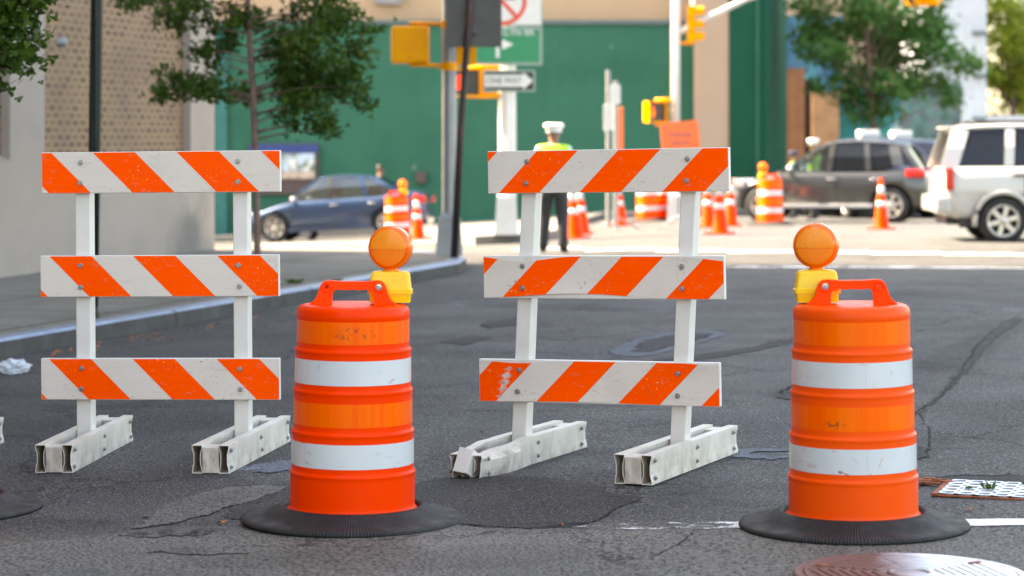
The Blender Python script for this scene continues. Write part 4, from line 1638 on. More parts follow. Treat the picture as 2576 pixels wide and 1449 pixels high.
def pole_base(root, w0, w1, h, mat, d0=None):
    mb = MB()
    vs_ = [(sx * w0 / 2, sy * w0 / 2, 0) for sx, sy in ((-1, -1), (1, -1), (1, 1), (-1, 1))] + [(sx * w1 / 2, sy * w1 / 2, h) for sx, sy in ((-1, -1), (1, -1), (1, 1), (-1, 1))]
    vs_ += [(v[0] * .62, v[1] * .62, h + .06) for v in vs_[4:]]
    fs_ = [(0, 3, 2, 1), (8, 9, 10, 11)] + [(i, (i + 1) % 4, 4 + (i + 1) % 4, 4 + i) for i in range(4)] + [(4 + i, 4 + (i + 1) % 4, 8 + (i + 1) % 4, 8 + i) for i in range(4)]
    mb.add(vs_, fs_, mat)
    return mb.build('base', root)


# corner signal pole, in the shade on the near pavement's tip
p = G(1130, 641, .14)
SC = FPX / p.y
sp = thing('signal_pole', 'grey pedestrian signal pole with square base at the near corner', 'signal pole', (p.x, p.y, gz(p.x, p.y) + KH))
zp = lambda py: EYE - (py - HYP) / SC - sp.location.z
xp = lambda px: (px - 1130) / SC
pole_base(sp, .33, .27, .46, M['pole_grey'])
mb = MB(); mb.tube([(0, 0, .4), (0, 0, 5.4)], [.092, .082], M['pole_grey'], 8, False); mb.build('shaft', sp)
hs = ped_signal(sp, (xp(1031), .05, zp(112)), R(180), M['lit_hand'])
hs2 = ped_signal(sp, (xp(1152), .30, zp(118)), R(100), M['lit_hand'], .95)
for (pz, pz2) in ((zp(58), zp(78)), (zp(163), zp(150))):
    mb = MB()
    mb.tube([(xp(1031), .05, pz2), (xp(1031), .05, pz), (xp(1060), .04, pz), (xp(1100), .02, pz - .01), (0, 0, pz - .02)], .026, M['sig_yellow'], 10)
    mb.lathe([(-.05, .098), (.05, .098)], M['sig_yellow'], 12, T=T3(0, 0, pz - .02))
    mb.build('bracket', sp)

# dark leaning sign post with the blank back of a sign
p = G(1143, 648, .14)
SC2 = FPX / p.y
ds = thing('sign_post', 'thin dark post leaning right with the bare grey back of a sign', 'sign', (p.x, p.y, gz(p.x, p.y) + KH))
zq = lambda py: EYE - (py - HYP) / SC2 - ds.location.z
xq = lambda px: (px - 1143) / SC2
mb = MB()
mb.tube([(0, 0, 0), (xq(1158), 0, zq(330)), (xq(1180), 0, zq(40)), (xq(1190), 0, zq(-140))], [.048, .046, .042, .042], M['dark_pole'], 10)
mb.build('shaft', ds)
mb = MB()
z0, z1 = zq(118), zq(-60)
xa, xb = xq(1121), xq(1262)
mb.box(((xa + xb) / 2, .062, (z0 + z1) / 2), (xb - xa, .012, z1 - z0), M['sign_back'], bev=.004)
mb.build('sign_panel', ds)
for zz_ in (z0 + .15, z1 - .12):
    mb = MB()
    mb.box((xq(1183), .045, zz_), (.16, .02, .03), M['dark_pole'])
    mb.build('clamp', ds)

# silver pole across the street with guide signs
p = G(1274, 590, .15)
SC3 = FPX / p.y
gp = thing('signal_pole', 'silver signal pole with guide sign, one-way sign and red hand signal', 'signal pole', (p.x, p.y, gz(p.x, p.y) + .15))
zr = lambda py: EYE - (py - HYP) / SC3 - gp.location.z
xr = lambda px: (px - 1274) / SC3
pole_base(gp, .38, .31, .62, M['pole_white'])
mb = MB(); mb.tube([(.015, 0, .5), (.015, 0, 6.2)], [.145, .125], M['pole_white'], 8, False); mb.build('shaft', gp)


def panel(root, x0, x1, z0, z1, y, mats, name, edge=.012, r=.03):
    mb = MB()
    mb.box(((x0 + x1) / 2, y, (z0 + z1) / 2), (x1 - x0, .012, z1 - z0), mats[0], bev=.005)
    o = mb.build(name, root)
    mb = MB()
    mb.box(((x0 + x1) / 2, y - .0075, (z0 + z1) / 2), (x1 - x0 - 2 * edge, .004, z1 - z0 - 2 * edge), mats[1])
    mb.build('sign_face', o)
    return o


ysg = -.19
gs = panel(gp, xr(1181), xr(1364), zr(165), zr(69), ysg, (M['sign_edge'], M['sign_green']), 'guide_sign', .045)
# legend
lettering('BROOKLYN BR', .135, M['sign_white'], gs, ((xr(1192) + xr(1346)) / 2, ysg - .014, zr(84)), width=xr(1343) - xr(1194))
mb = MB()
xs0, zs0 = xr(1252), zr(147)
mb.box((xs0, ysg - .012, (zs0 + zr(113)) / 2), (.055, .006, zr(113) - zs0), M['sign_white'])
mb.box(((xs0 + xr(1268)) / 2, ysg - .0115, zr(113)), (xr(1268) - xs0, .006, .055), M['sign_white'])
mb.prism([(xr(1264), zr(126)), (xr(1292), zr(113)), (xr(1264), zr(100))], ysg - .016, ysg - .010, M['sign_white'])
mb.build('arrow', gs)
ws = panel(gp, xr(1181), xr(1364), zr(67), zr(-70), ysg, (M['sign_edge'], M['sign_white']), 'prohibition_sign', .02)
mb = MB()
cxr, czr, rr0 = xr(1263), zr(4), 62 / SC3
mb.lathe([(0, rr0 - .07), (0, rr0), (.006, rr0), (.006, rr0 - .07)], M['sign_red'], 48, False, T3(cxr, ysg - .010, czr) @ Matrix.Rotation(R(90), 4, 'X'), closed=True)
mb.box((0, 0, 0), (2 * rr0 - .1, .005, .065), M['sign_red'], T3(cxr, ysg - .0165, czr) @ Matrix.Rotation(R(48), 4, 'Y'))
mb.build('prohibition_ring', ws)
mb = MB()
mb.prism([(cxr + .04, czr + .02), (cxr + .22, czr + .02), (cxr + .22, czr + .13), (cxr + .15, czr + .16), (cxr + .04, czr + .2)], ysg - .0135, ysg - .0105, M['sign_black'])
mb.prism([(cxr - .24, czr + .02), (cxr + .02, czr + .02), (cxr + .02, czr + .24), (cxr - .24, czr + .24)], ysg - .0135, ysg - .0105, M['sign_black'])
mb.build('lorry_symbol', ws)
ow = panel(gp, xr(1217), xr(1346), zr(231), zr(177), ysg + .02, (M['sign_edge'], M['sign_black']), 'one_way_sign', .03)
ym = ysg + .005
mb = MB()
mb.prism([(xr(1220), zr(219)), (xr(1316), zr(219)), (xr(1316), zr(226)), (xr(1340), zr(204)), (xr(1316), zr(182)), (xr(1316), zr(189)), (xr(1220), zr(189))], ym - .004, ym, M['sign_white'])
mb.build('arrow', ow)
lettering('ONE WAY', .15, M['sign_black'], ow, (xr(1268), ym - .007, zr(204)), width=xr(1312) - xr(1226))
hs = ped_signal(gp, (xr(1173), -.05, zr(208)), R(4), M['lit_hand'])
for pz in (zr(170), zr(240)):
    mb = MB()
    mb.tube([(xr(1173), -.02, pz), (xr(1215), -.02, pz), (0, 0, pz)], [.045, .05, .045], M['sig_yellow'], 10)
    mb.build('bracket', gp)
mb = MB()
mb.box((xr(1210), -.02, zr(205)), (.07, .12, .5), M['sig_yellow'], bev=.02)
mb.build('bracket', gp)

# mast-arm pole on the far right of the hoarding
p = G(1700, 556, .0)
SC4 = FPX / p.y
mp = thing('signal_pole', 'silver pole with a mast arm reaching right over the crossing', 'signal pole', (p.x, p.y, gz(p.x, p.y)))
zt = lambda py: EYE - (py - HYP) / SC4 - mp.location.z
xt = lambda px: (px - 1700) / SC4
pole_base(mp, .38, .31, .55, M['pole_white'])
mb = MB(); mb.tube([(0, 0, .5), (0, 0, 6.6)], [.092, .085], M['pole_white'], 12); mb.build('shaft', mp)
mb = MB(); mb.tube([(0, 0, zt(84)), (xt(1790), 0, zt(40)), (xt(1880), 0, zt(-3)), (xt(2000), 0, zt(-48)), (xt(2180), 0, zt(-85)), (xt(2400), 0, zt(-98))], [.075, .068, .062, .056, .05, .045], M['pole_white'], 10); mb.build('mast_arm', mp)
ped_signal(mp, (xt(1645), -.08, zt(282)), R(22), M['lit_hand_o'], 1.0)
for pz in (zt(252), zt(312)):
    mb = MB(); mb.tube([(xt(1648), -.03, pz), (0, 0, pz)], .04, M['sig_yellow'], 8); mb.build('bracket', mp)
traffic_head(mp, (xt(1740), .05, zt(62)), R(80), .80)
mb = MB(); mb.tube([(0, 0, zt(108)), (xt(1740), .05, zt(110))], .03, M['sig_yellow'], 8); mb.build('bracket', mp)
for px_, a in ((2300, R(-35)), (2343, R(150))):
    traffic_head(mp, (xt(px_), 0, zt(20) + .54), a, .95)
mb = MB(); mb.tube([(xt(2322), 0, zt(-98)), (xt(2322), 0, zt(-80))], .04, M['pole_grey'], 8); mb.build('bracket', mp)

# slim galvanised posts with parking sign backs
for (px, py, top, sx0, sx1, sy0, sy1, lab) in ((1530, 572, 176, 1522, 1541, 262, 328, 'taller slim galvanised post with a narrow sign back'), (1549, 572, 203, 1540, 1556, 214, 262, 'shorter slim galvanised post close behind the narrow orange sign')):
    g = G(px, py, .15)
    s_ = FPX / g.y
    o = thing('sign_post', lab, 'sign post', (g.x, g.y, gz(g.x, g.y) + .15), group='slim posts by the hoarding')
    zf = lambda q: EYE - (q - HYP) / s_ - o.location.z
    mb = MB(); mb.tube([(0, 0, 0), (0, 0, zf(top))], .038, M['pole_grey'], 8, False); mb.build('shaft', o)
    mb = MB(); mb.box(((sx0 + sx1) / 2 / s_ - px / s_, -.05, (zf(sy0) + zf(sy1)) / 2), ((sx1 - sx0) / s_ + .06, .012, zf(sy0) - zf(sy1)), M['sign_white'], bev=.004); mb.build('sign_panel', o)


def work_sign(label, px, py, x0, x1, y0, y1, rz, skew=0, marks=True):
    g = G(px, py)
    s_ = FPX / g.y
    o = thing('roadwork_sign', label, 'sign', (g.x, g.y, gz(g.x, g.y)), rz, group='orange roadwork signs')
    zf = lambda q: EYE - (q - HYP) / s_ - o.location.z
    wd = (x1 - x0) / s_ / max(.25, abs(math.cos(rz)))
    za, zb = zf(y1), zf(y0)
    mb = MB()
    mb.prism([(-wd / 2 + skew, za), (wd / 2 + skew, za), (wd / 2, zb + .06), (-wd / 2, zb)], -.012, .012, M['sign_pale_orange'])
    sg = mb.build('sign_panel', o)
    if marks:
        mb = MB()
        mb.box((.02, -.0145, za + (zb - za) * .68), (wd * .62, .004, .06), M['legend_faint'])
        mb.box((.02, -.0145, za + (zb - za) * .45), (wd * .5, .004, .06), M['legend_faint'])
        mb.build('legend', sg)
    mb = MB()
    mb.tube([(0, .03, .25), (0, .03, zb)], .02, M['pole_grey'], 8)
    for a in (45, 135, 225, 315):
        mb.tube([(0, .03, .25), (.42 * math.cos(R(a)), .03 + .42 * math.sin(R(a)), .01)], .014, M['pole_grey'], 6)
    mb.build('stand', o)
    return o


work_sign('tilted square orange roadwork sign at the foot of the mast-arm pole', 1708, 575, 1660, 1756, 310, 400, R(6), .06)
work_sign('narrow orange roadwork sign seen almost edge on', 1556, 580, 1545, 1568, 277, 470, R(40), .0, False)
g = G(2255, 500)
wl = thing('parking_sign', 'small white sign on a post before the teal wall', 'sign', (W(2255, 341, 72).x, 72, gz(14, 72)))
mb = MB(); mb.tube([(0, .03, 0), (0, .03, 2.6)], .03, M['pole_grey'], 8); mb.build('shaft', wl)
mb = MB(); mb.box((0, 0, 2.12), (.29, .02, .46), M['sign_white'], bev=.006); mb.build('sign_panel', wl)


# ------------------------------------------------------------------ cars
def boolean_cut(obj, cutters):
    for c_ in cutters:
        m_ = obj.modifiers.new('cut', 'BOOLEAN')
        m_.operation = 'DIFFERENCE'
        m_.solver = 'EXACT'
        m_.object = c_
    me = evaluated(obj, obj.name)
    obj.modifiers.clear()
    obj.data = me
    for c_ in cutters:
        bpy.data.objects.remove(c_)


def wheel(root, x, y, r, wd, side):
    mb = MB()
    T = T3(x, y, r) @ Matrix.Rotation(R(-90) * side, 4, 'X')
    mb.lathe([(-wd / 2, r * .66), (-wd / 2, r * .9), (-wd * .42, r * .97), (-wd * .3, r), (wd * .3, r), (wd * .42, r * .97), (wd / 2, r * .9), (wd / 2 + .004, r * .72), (wd / 2, r * .66)], M['tyre'], 40, T=T, closed=True)
    wo = mb.build('wheel', root)
    mb = MB()
    mb.lathe([(wd / 2 - .002, r * .685), (wd / 2 + .006, r * .66), (wd / 2 - .005, r * .60), (wd / 2 - .05, r * .57)], M['rim'], 40, T=T)
    mb.lathe([(wd / 2 - .055, r * .6), (wd / 2 - .06, 0)], M['arch'], 30, T=T)
    for k in range(6):
        a = R(60 * k + 15)
        mb.box((0, 0, 0), (r * .58, r * .20, .02), M['rim'], T @ Matrix.Rotation(a, 4, 'Z') @ T3(r * .33, 0, wd / 2 - .018), bev=.006)
    mb.lathe([(wd / 2 - .03, r * .17), (wd / 2 + .004, r * .15), (wd / 2 + .006, 0)], M['rim'], 20, T=T)
    mb.build('rim', wo)
    return wo


def car(name, label, M4, spec):
    """x forward, y left, z up; origin on the road below the middle of the wheelbase"""
    root = thing(name, label, spec['cat'], M4=M4)
    body_m = spec['paint']
    hw = spec['w'] / 2
    st = spec['stations']                 # (x, z_bottom, z_top, half width factor)
    mb = MB()
    K = 11
    vs_, fs_ = [], []
    for (x, zb, zt_, k) in st:
        h_ = hw * k
        d = zt_ - zb
        half = [(0, zb), (h_ * .80, zb), (h_ * .955, zb + .04), (h_ * .985, zb + d * .22), (h_, zb + d * .52), (h_ * .985, zb + d * .76), (h_ * .955, zt_ - .05), (h_ * .90, zt_ - .008), (h_ * .6, zt_ + .018), (h_ * .3, zt_ + .026), (0, zt_ + .028)]
        prof = half + [(-a, b) for a, b in half[-2:0:-1]]
        for (yy, zz_) in prof:
            vs_.append((x, yy, zz_))
    m = len(prof)
    for i in range(len(st) - 1):
        for q in range(m):
            r2 = (q + 1) % m
            fs_.append((i * m + q, i * m + r2, (i + 1) * m + r2, (i + 1) * m + q))
    fs_.append(tuple(range(m)))
    fs_.append(tuple((len(st) - 1) * m + q for q in range(m))[::-1])
    mb.add(vs_, fs_, body_m, True)
    body = mb.build('body', root)
    r = spec['r']
    cut = []
    for wx in (spec['wb'] / 2, -spec['wb'] / 2):
        for sd in (-1, 1):
            mc = MB()
            mc.lathe([(-.22, 0), (-.22, r * 1.16), (.22, r * 1.16), (.22, 0)], M['arch'], 36, T=T3(wx, sd * (hw - .06), r * 1.02) @ Matrix.Rotation(R(90), 4, 'X'))
            co = mc.build('cutter')
            co.parent = root
            cut.append(co)
    boolean_cut(body, cut)
    for wx in (spec['wb'] / 2, -spec['wb'] / 2):
        for sd in (-1, 1):
            wheel(root, wx, sd * (hw - .115), r, .21, sd)
    if spec.get('flare'):
        for wx in (spec['wb'] / 2, -spec['wb'] / 2):
            for sd in (-1, 1):
                mb = MB()
                pts = [(wx + (r * 1.2) * math.cos(R(a)), sd * (hw - .012), r * 1.02 + r * 1.2 * math.sin(R(a))) for a in range(-12, 193, 12)]
                mb.tube(pts, .042, body_m, 8)
                mb.build('arch_flare', root)
    # greenhouse: roof, pillars, panes
    gpnts = spec['green']                  # list of (x_belt, z_belt, x_roof, z_roof): front to back, pillar axes
    yb, yr = hw * .90, hw * .70
    roof = MB()
    rf = [(g_[2], g_[3]) for g_ in gpnts]
    vs_, fs_ = [], []
    nr = spec['roof']
    for (x, z) in nr:
        for u in (-1, -.96, -.6, 0, .6, .96, 1):
            vs_.append((x, u * yr, z + .035 * (1 - u * u) - (.03 if abs(u) == 1 else 0)))
        for u in (1, -1):
            vs_.append((x, u * (yr - .04), z - .05))
    q_ = 9
    for i in range(len(nr) - 1):
        for j in range(q_):
            j2 = (j + 1) % q_
            fs_.append((i * q_ + j, i * q_ + j2, (i + 1) * q_ + j2, (i + 1) * q_ + j))
    fs_.append(tuple(range(q_)))
    fs_.append(tuple((len(nr) - 1) * q_ + j for j in range(q_))[::-1])
    roof.add(vs_, fs_, body_m, True)
    roof.build('roof', root)
    for sd in (-1, 1):
        for gi, (xb, zb, xr_, zr_) in enumerate(gpnts):
            pw = spec['pillars'][gi]
            mb = MB()
            a, b = Vector((xb, sd * yb, zb)), Vector((xr_, sd * (yr - .01), zr_))
            mid = (a + b) / 2 + Vector((0, sd * .03, 0))
            vs_ = []
            for pp in (a, mid, b):
                for dx_, dy_ in ((-pw / 2, 0), (pw / 2, 0), (pw / 2, -.05 * sd), (-pw / 2, -.05 * sd)):
                    vs_.append(pp + Vector((dx_, dy_, 0)))
            fs_ = [(i * 4 + q, i * 4 + (q + 1) % 4, i * 4 + 4 + (q + 1) % 4, i * 4 + 4 + q) for i in (0, 1) for q in range(4)] + [(0, 1, 2, 3), (8, 9, 10, 11)]
            mb.add(vs_, fs_, body_m if gi not in spec.get('black_pillars', ()) else M['car_trim'])
            mb.build('pillar', root)
        for gi in range(len(gpnts) - 1):
            a, b = gpnts[gi], gpnts[gi + 1]
            if gi in spec.get('solid', ()):
                continue
            mb = MB()
            gm_ = spec['glass'][gi] if 'glass' in spec else M['glass']
            y0, y1 = sd * (yb - .018), sd * (yr - .028)
            mb.add([(a[0], y0, a[1]), (b[0], y0, b[1]), ((a[0] + a[2] * 0) * .5 + a[2] * .5, (y0 + y1) / 2 + sd * .03, (a[1] + a[3]) / 2), ((b[0] + b[2]) / 2, (y0 + y1) / 2 + sd * .03, (b[1] + b[3]) / 2), (a[2], y1, a[3]), (b[2], y1, b[3])],
                   [(0, 1, 3, 2), (2, 3, 5, 4)], gm_)
            mb.build('side_window', root, fix=False)
    # windscreen and rear screen
    for nm, g_ in (('windscreen', gpnts[0]), ('rear_window', gpnts[-1])):
        mb = MB()
        mb.grid(8, 4, lambda u, v: (g_[0] + (g_[2] - g_[0]) * v + (.06 if nm == 'windscreen' else -.05) * (1 - (2 * u - 1) ** 2), (2 * u - 1) * ((yb - .02) * (1 - v) + (yr - .03) * v), g_[1] + (g_[3] - g_[1]) * v + .0),
                M['glass'] if nm == 'windscreen' else spec.get('rear_glass', M['dark_glass']), True)
        mb.build(nm, root, fix=False)
    # cabin: seats and floor
    mb = MB()
    for xx in (.25, -.75):
        for yy in (-.38, .38):
            mb.box((xx - .2, yy, spec['belt'] + .02), (.16, .46, .55), M['car_trim'], bev=.05)
            mb.box((xx - .22, yy, spec['belt'] + .40), (.10, .24, .16), M['car_trim'], bev=.04)
    mb.build('seats', root)
    # details
    for sd in (-1, 1):
        if 'head' in spec:
            hx, hz, hl, hh = spec['head']
            mb = MB(); mb.box((hx, sd * (hw * spec.get('hy', .80)), hz), (hl, .30, hh), M['head'], bev=min(hh, .2) * .35); mb.build('headlight', root)
        tx, tz, tl, th = spec['tail']
        mb = MB(); mb.box((tx, sd * (hw * .87), tz), (tl, .26, th), M['tail'], bev=min(th, tl) * .25); mb.build('tail_light', root)
        mx_, mz_ = spec['mirror']
        mb = MB()
        mb.lathe([(-1, 0)] + [(-math.cos(R(q * 15)), math.sin(R(q * 15))) for q in range(1, 12)] + [(1, 0)], spec.get('mirror_mat', M['chrome']), 20, T=T3(mx_, sd * (hw + .09), mz_) @ Matrix.Diagonal((.08, .115, .075, 1)))  # ellipsoid, chrome by default, shaped to catch a sun glint
        mb.box((mx_ + .02, sd * (hw - .03), mz_ - .05), (.06, .14, .04), M['car_trim'])
        mb.build('mirror', root)
        for dx_ in spec['handles']:
            mb = MB(); mb.lathe([(-1, 0)] + [(-math.cos(R(q * 15)), math.sin(R(q * 15))) for q in range(1, 12)] + [(1, 0)], spec.get('handle_mat', M['chrome']), 16, T=T3(dx_, sd * (hw + .012), spec['belt'] - .13) @ Matrix.Rotation(R(90), 4, 'Y') @ Matrix.Diagonal((.020, .028, .10, 1))); mb.build('door_handle', root)  # rounded so that its bright metal always shows a sun glint
        if 'sill' in spec:
            x0, x1, z0, h0 = spec['sill']
            mb = MB(); mb.box(((x0 + x1) / 2, sd * (hw + .01), z0), (x1 - x0, .10, h0), spec['sill_mat'], bev=.015); mb.build('sill', root)
        for dx_ in spec['seams']:
            mb = MB(); mb.box((dx_, sd * (hw - .006), (spec['belt'] + .42) / 2), (.012, .02, spec['belt'] - .5), M['car_trim']); mb.build('door_seam', root)
    return root


def sedan_like(front, rear, wbx, zb, hood0, hood1, belt, tail0, tail1, xs_w, xs_r, kind):
    L = [(front, zb + .14, hood0 - .16, .70), (front - .06, zb + .04, hood0 - .06, .82), (front - .22, zb + .0, hood0, .92), (front - .55, zb, hood0 + .05, .98), (xs_w + .25, zb, hood1 - .03, 1.0), (xs_w - .1, zb, belt, 1.0),
         (0, zb, belt + .01, 1.0), (xs_r + .2, zb, belt + .02, 1.0), (xs_r - .15, zb, tail0 + .0, .99), (rear + .35, zb, tail0, .97), (rear + .12, zb + .03, tail1, .93), (rear + .02, zb + .10, tail1 - .05, .88), (rear, zb + .2, tail1 - .14, .84)]
    return L


def car_matrix(px_mid, py, d_hint, rz, s=1.0):
    g = at(px_mid, py)
    return on_ground(g.x, g.y, rz) @ Matrix.Scale(s, 4)


# blue sedan (heads left)
m4 = car_matrix(850, 55, 0, R(180 - 6), .98)
blue = car('sedan', 'dark blue sedan with a driver, in front of the green hoarding', m4, dict(
    cat='car', paint=M['car_blue'], w=1.78, wb=2.66, r=.325, belt=.93,
    stations=sedan_like(2.16, -2.24, 0, .20, .70, .88, .93, 1.02, .98, 1.0, -1.35, 's'),
    green=[(1.08, .90, .28, 1.43), (.05, .94, -.02, 1.46), (-.85, .96, -.72, 1.44), (-1.62, 1.02, -.98, 1.40)], pillars=[.07, .10, .10, .16], black_pillars=(1,),
    roof=[(.34, 1.40), (.20, 1.44), (-.1, 1.47), (-.5, 1.465), (-.9, 1.42), (-1.02, 1.39)], rear_glass=M['glass'],
    head=(2.0, .66, .32, .14), tail=(-2.10, .82, .34, .16), mirror=(.82, .98), handles=(-.12, -1.02), seams=(.92, -.2, -1.05), sill=(-1.0, 1.0, .25, .09), sill_mat=M['car_blue']))
# charcoal crossover (heads left and a little away)
m4 = car_matrix(2092, 50, 0, R(180 - 15), 1.02)
dark = car('crossover', 'charcoal crossover with sunlight painted on its sill strip behind the lone cone', m4, dict(
    cat='car', paint=M['car_dark'], w=1.80, wb=2.60, r=.36, belt=1.02,
    stations=sedan_like(2.02, -2.02, 0, .27, .80, .98, 1.02, 1.08, 1.05, 1.0, -1.4, 'c'),
    green=[(.95, 1.02, .10, 1.60), (-.05, 1.04, -.12, 1.64), (-.85, 1.06, -.80, 1.63), (-1.45, 1.16, -1.35, 1.58), (-1.86, 1.10, -1.55, 1.56)], pillars=[.07, .10, .10, .22, .12], black_pillars=(1,),
    glass=[M['glass'], M['dark_glass'], M['dark_glass'], M['dark_glass']],
    roof=[(.20, 1.555), (.05, 1.61), (-.2, 1.655), (-.6, 1.675), (-1.2, 1.64), (-1.62, 1.575)], rear_glass=M['dark_glass'],
    head=(1.84, .80, .36, .20), tail=(-1.80, 1.00, .40, .17), mirror=(.72, 1.10), handles=(-.12, -1.0), seams=(.9, -.22, -1.08), sill=(-.95, .95, .345, .075), sill_mat=M['sill_sunlit']))
# white sport utility (heads right)
g = at(2520, 34.3)
rzs = R(-3)
cxy = Vector((g.x + 1.38 * math.cos(rzs) + .0, g.y + 1.38 * math.sin(rzs) + .78))
m4 = on_ground(cxy.x, cxy.y, rzs, follow=.3, off=-.04) @ Matrix.Scale(.965, 4)
suv = car('sport_utility', 'white sport utility with alloy wheels leaving the frame on the right', m4, dict(
    cat='car', paint=M['car_white'], w=1.86, wb=2.76, r=.355, belt=1.17, flare=True,
    stations=[(2.35, .45, .95, .85), (2.2, .36, 1.05, .95), (1.6, .36, 1.10, 1), (1.2, .36, 1.14, 1), (0, .36, 1.17, 1), (-1.4, .36, 1.17, 1), (-2.05, .38, 1.17, .99), (-2.20, .42, 1.15, .95), (-2.26, .46, 1.08, .90)],
    green=[(1.3, 1.14, .65, 1.72), (.25, 1.17, .2, 1.75), (-.80, 1.18, -.80, 1.755), (-1.28, 1.18, -1.24, 1.755), (-2.17, 1.15, -1.98, 1.73)], pillars=[.08, .12, .12, .14, .26],
    solid=(), glass=[M['dark_glass']] * 4,
    roof=[(.7, 1.70), (.5, 1.745), (0, 1.775), (-1.2, 1.79), (-1.9, 1.765), (-2.10, 1.72)],
    head=(2.2, .9, .2, .2), tail=(-2.17, .98, .13, .34), mirror_mat=M['car_white'], mirror=(1.0, 1.2), handles=(-.2, -1.15), handle_mat=M['car_trim'], seams=(1.0, -.12, -1.06)))
mb = MB(); mb.box((-2.26, 0, .60), (.24, 1.82, .26), M['car_white'], bev=.06); mb.build('rear_bumper', suv)
for sd in (-1, 1):
    mb = MB()
    mb.tube([(.4, sd * .60, 1.80), (.35, sd * .60, 1.84), (-1.75, sd * .60, 1.84), (-1.82, sd * .60, 1.79)], .022, M['car_trim'], 8)
    mb.build('roof_rack', suv)
mb = MB(); mb.box((-1.86, -.72, .33), (.30, .2, .16), M['car_trim'], bev=.02); mb.build('mud_flap', suv)
mb = MB(); mb.box((-2.05, 0, .36), (.3, 1.3, .14), M['car_trim'], bev=.03); mb.build('underbody', suv)
mb = MB(); mb.box((-2.08, 0, 1.75), (.22, 1.2, .04), M['car_white'], bev=.015); mb.build('spoiler', suv)
mb = MB(); mb.box((-2.305, 0, .88), (.012, .34, .15), M['sign_white']); mb.build('number_plate', suv)

# two parked patrol cars behind, seen as roofs with light bars
for (px, d, lab) in ((2180, 57.5, 'dark parked car with pale roof light bar, the left of two behind the crossover'), (2262, 58.5, 'dark parked car with pale roof light bar, the right of two behind the crossover')):
    x_ = W(px, 0, d).x
    o = car('parked_car', lab, on_ground(x_ - .0, d, R(100), follow=.3) @ Matrix.Scale(1.22, 4), dict(
        cat='car', paint=M['car_back'], w=1.8, wb=2.7, r=.33, belt=.98,
        stations=sedan_like(2.2, -2.2, 0, .2, .75, .92, .98, 1.02, .98, 1.0, -1.35, 's'),
        green=[(1.08, .95, .35, 1.5), (.05, .98, -.02, 1.53), (-.85, 1.0, -.72, 1.51), (-1.6, 1.02, -1.0, 1.46)], pillars=[.07, .1, .1, .16],
        roof=[(.4, 1.47), (.2, 1.51), (-.1, 1.54), (-.5, 1.535), (-1.05, 1.46)], head=(2.05, .7, .3, .15), tail=(-2.15, .85, .2, .16), mirror=(.85, 1.0), handles=(-.1, -1.0), seams=(.9, -.2)))
    o['group'] = 'parked cars behind the crossover'
    mb = MB()
    mb.box((-.1, 0, 1.655), (.30, .40, .14), M['sign_white'], bev=.03)
    mb.build('light_bar', o)


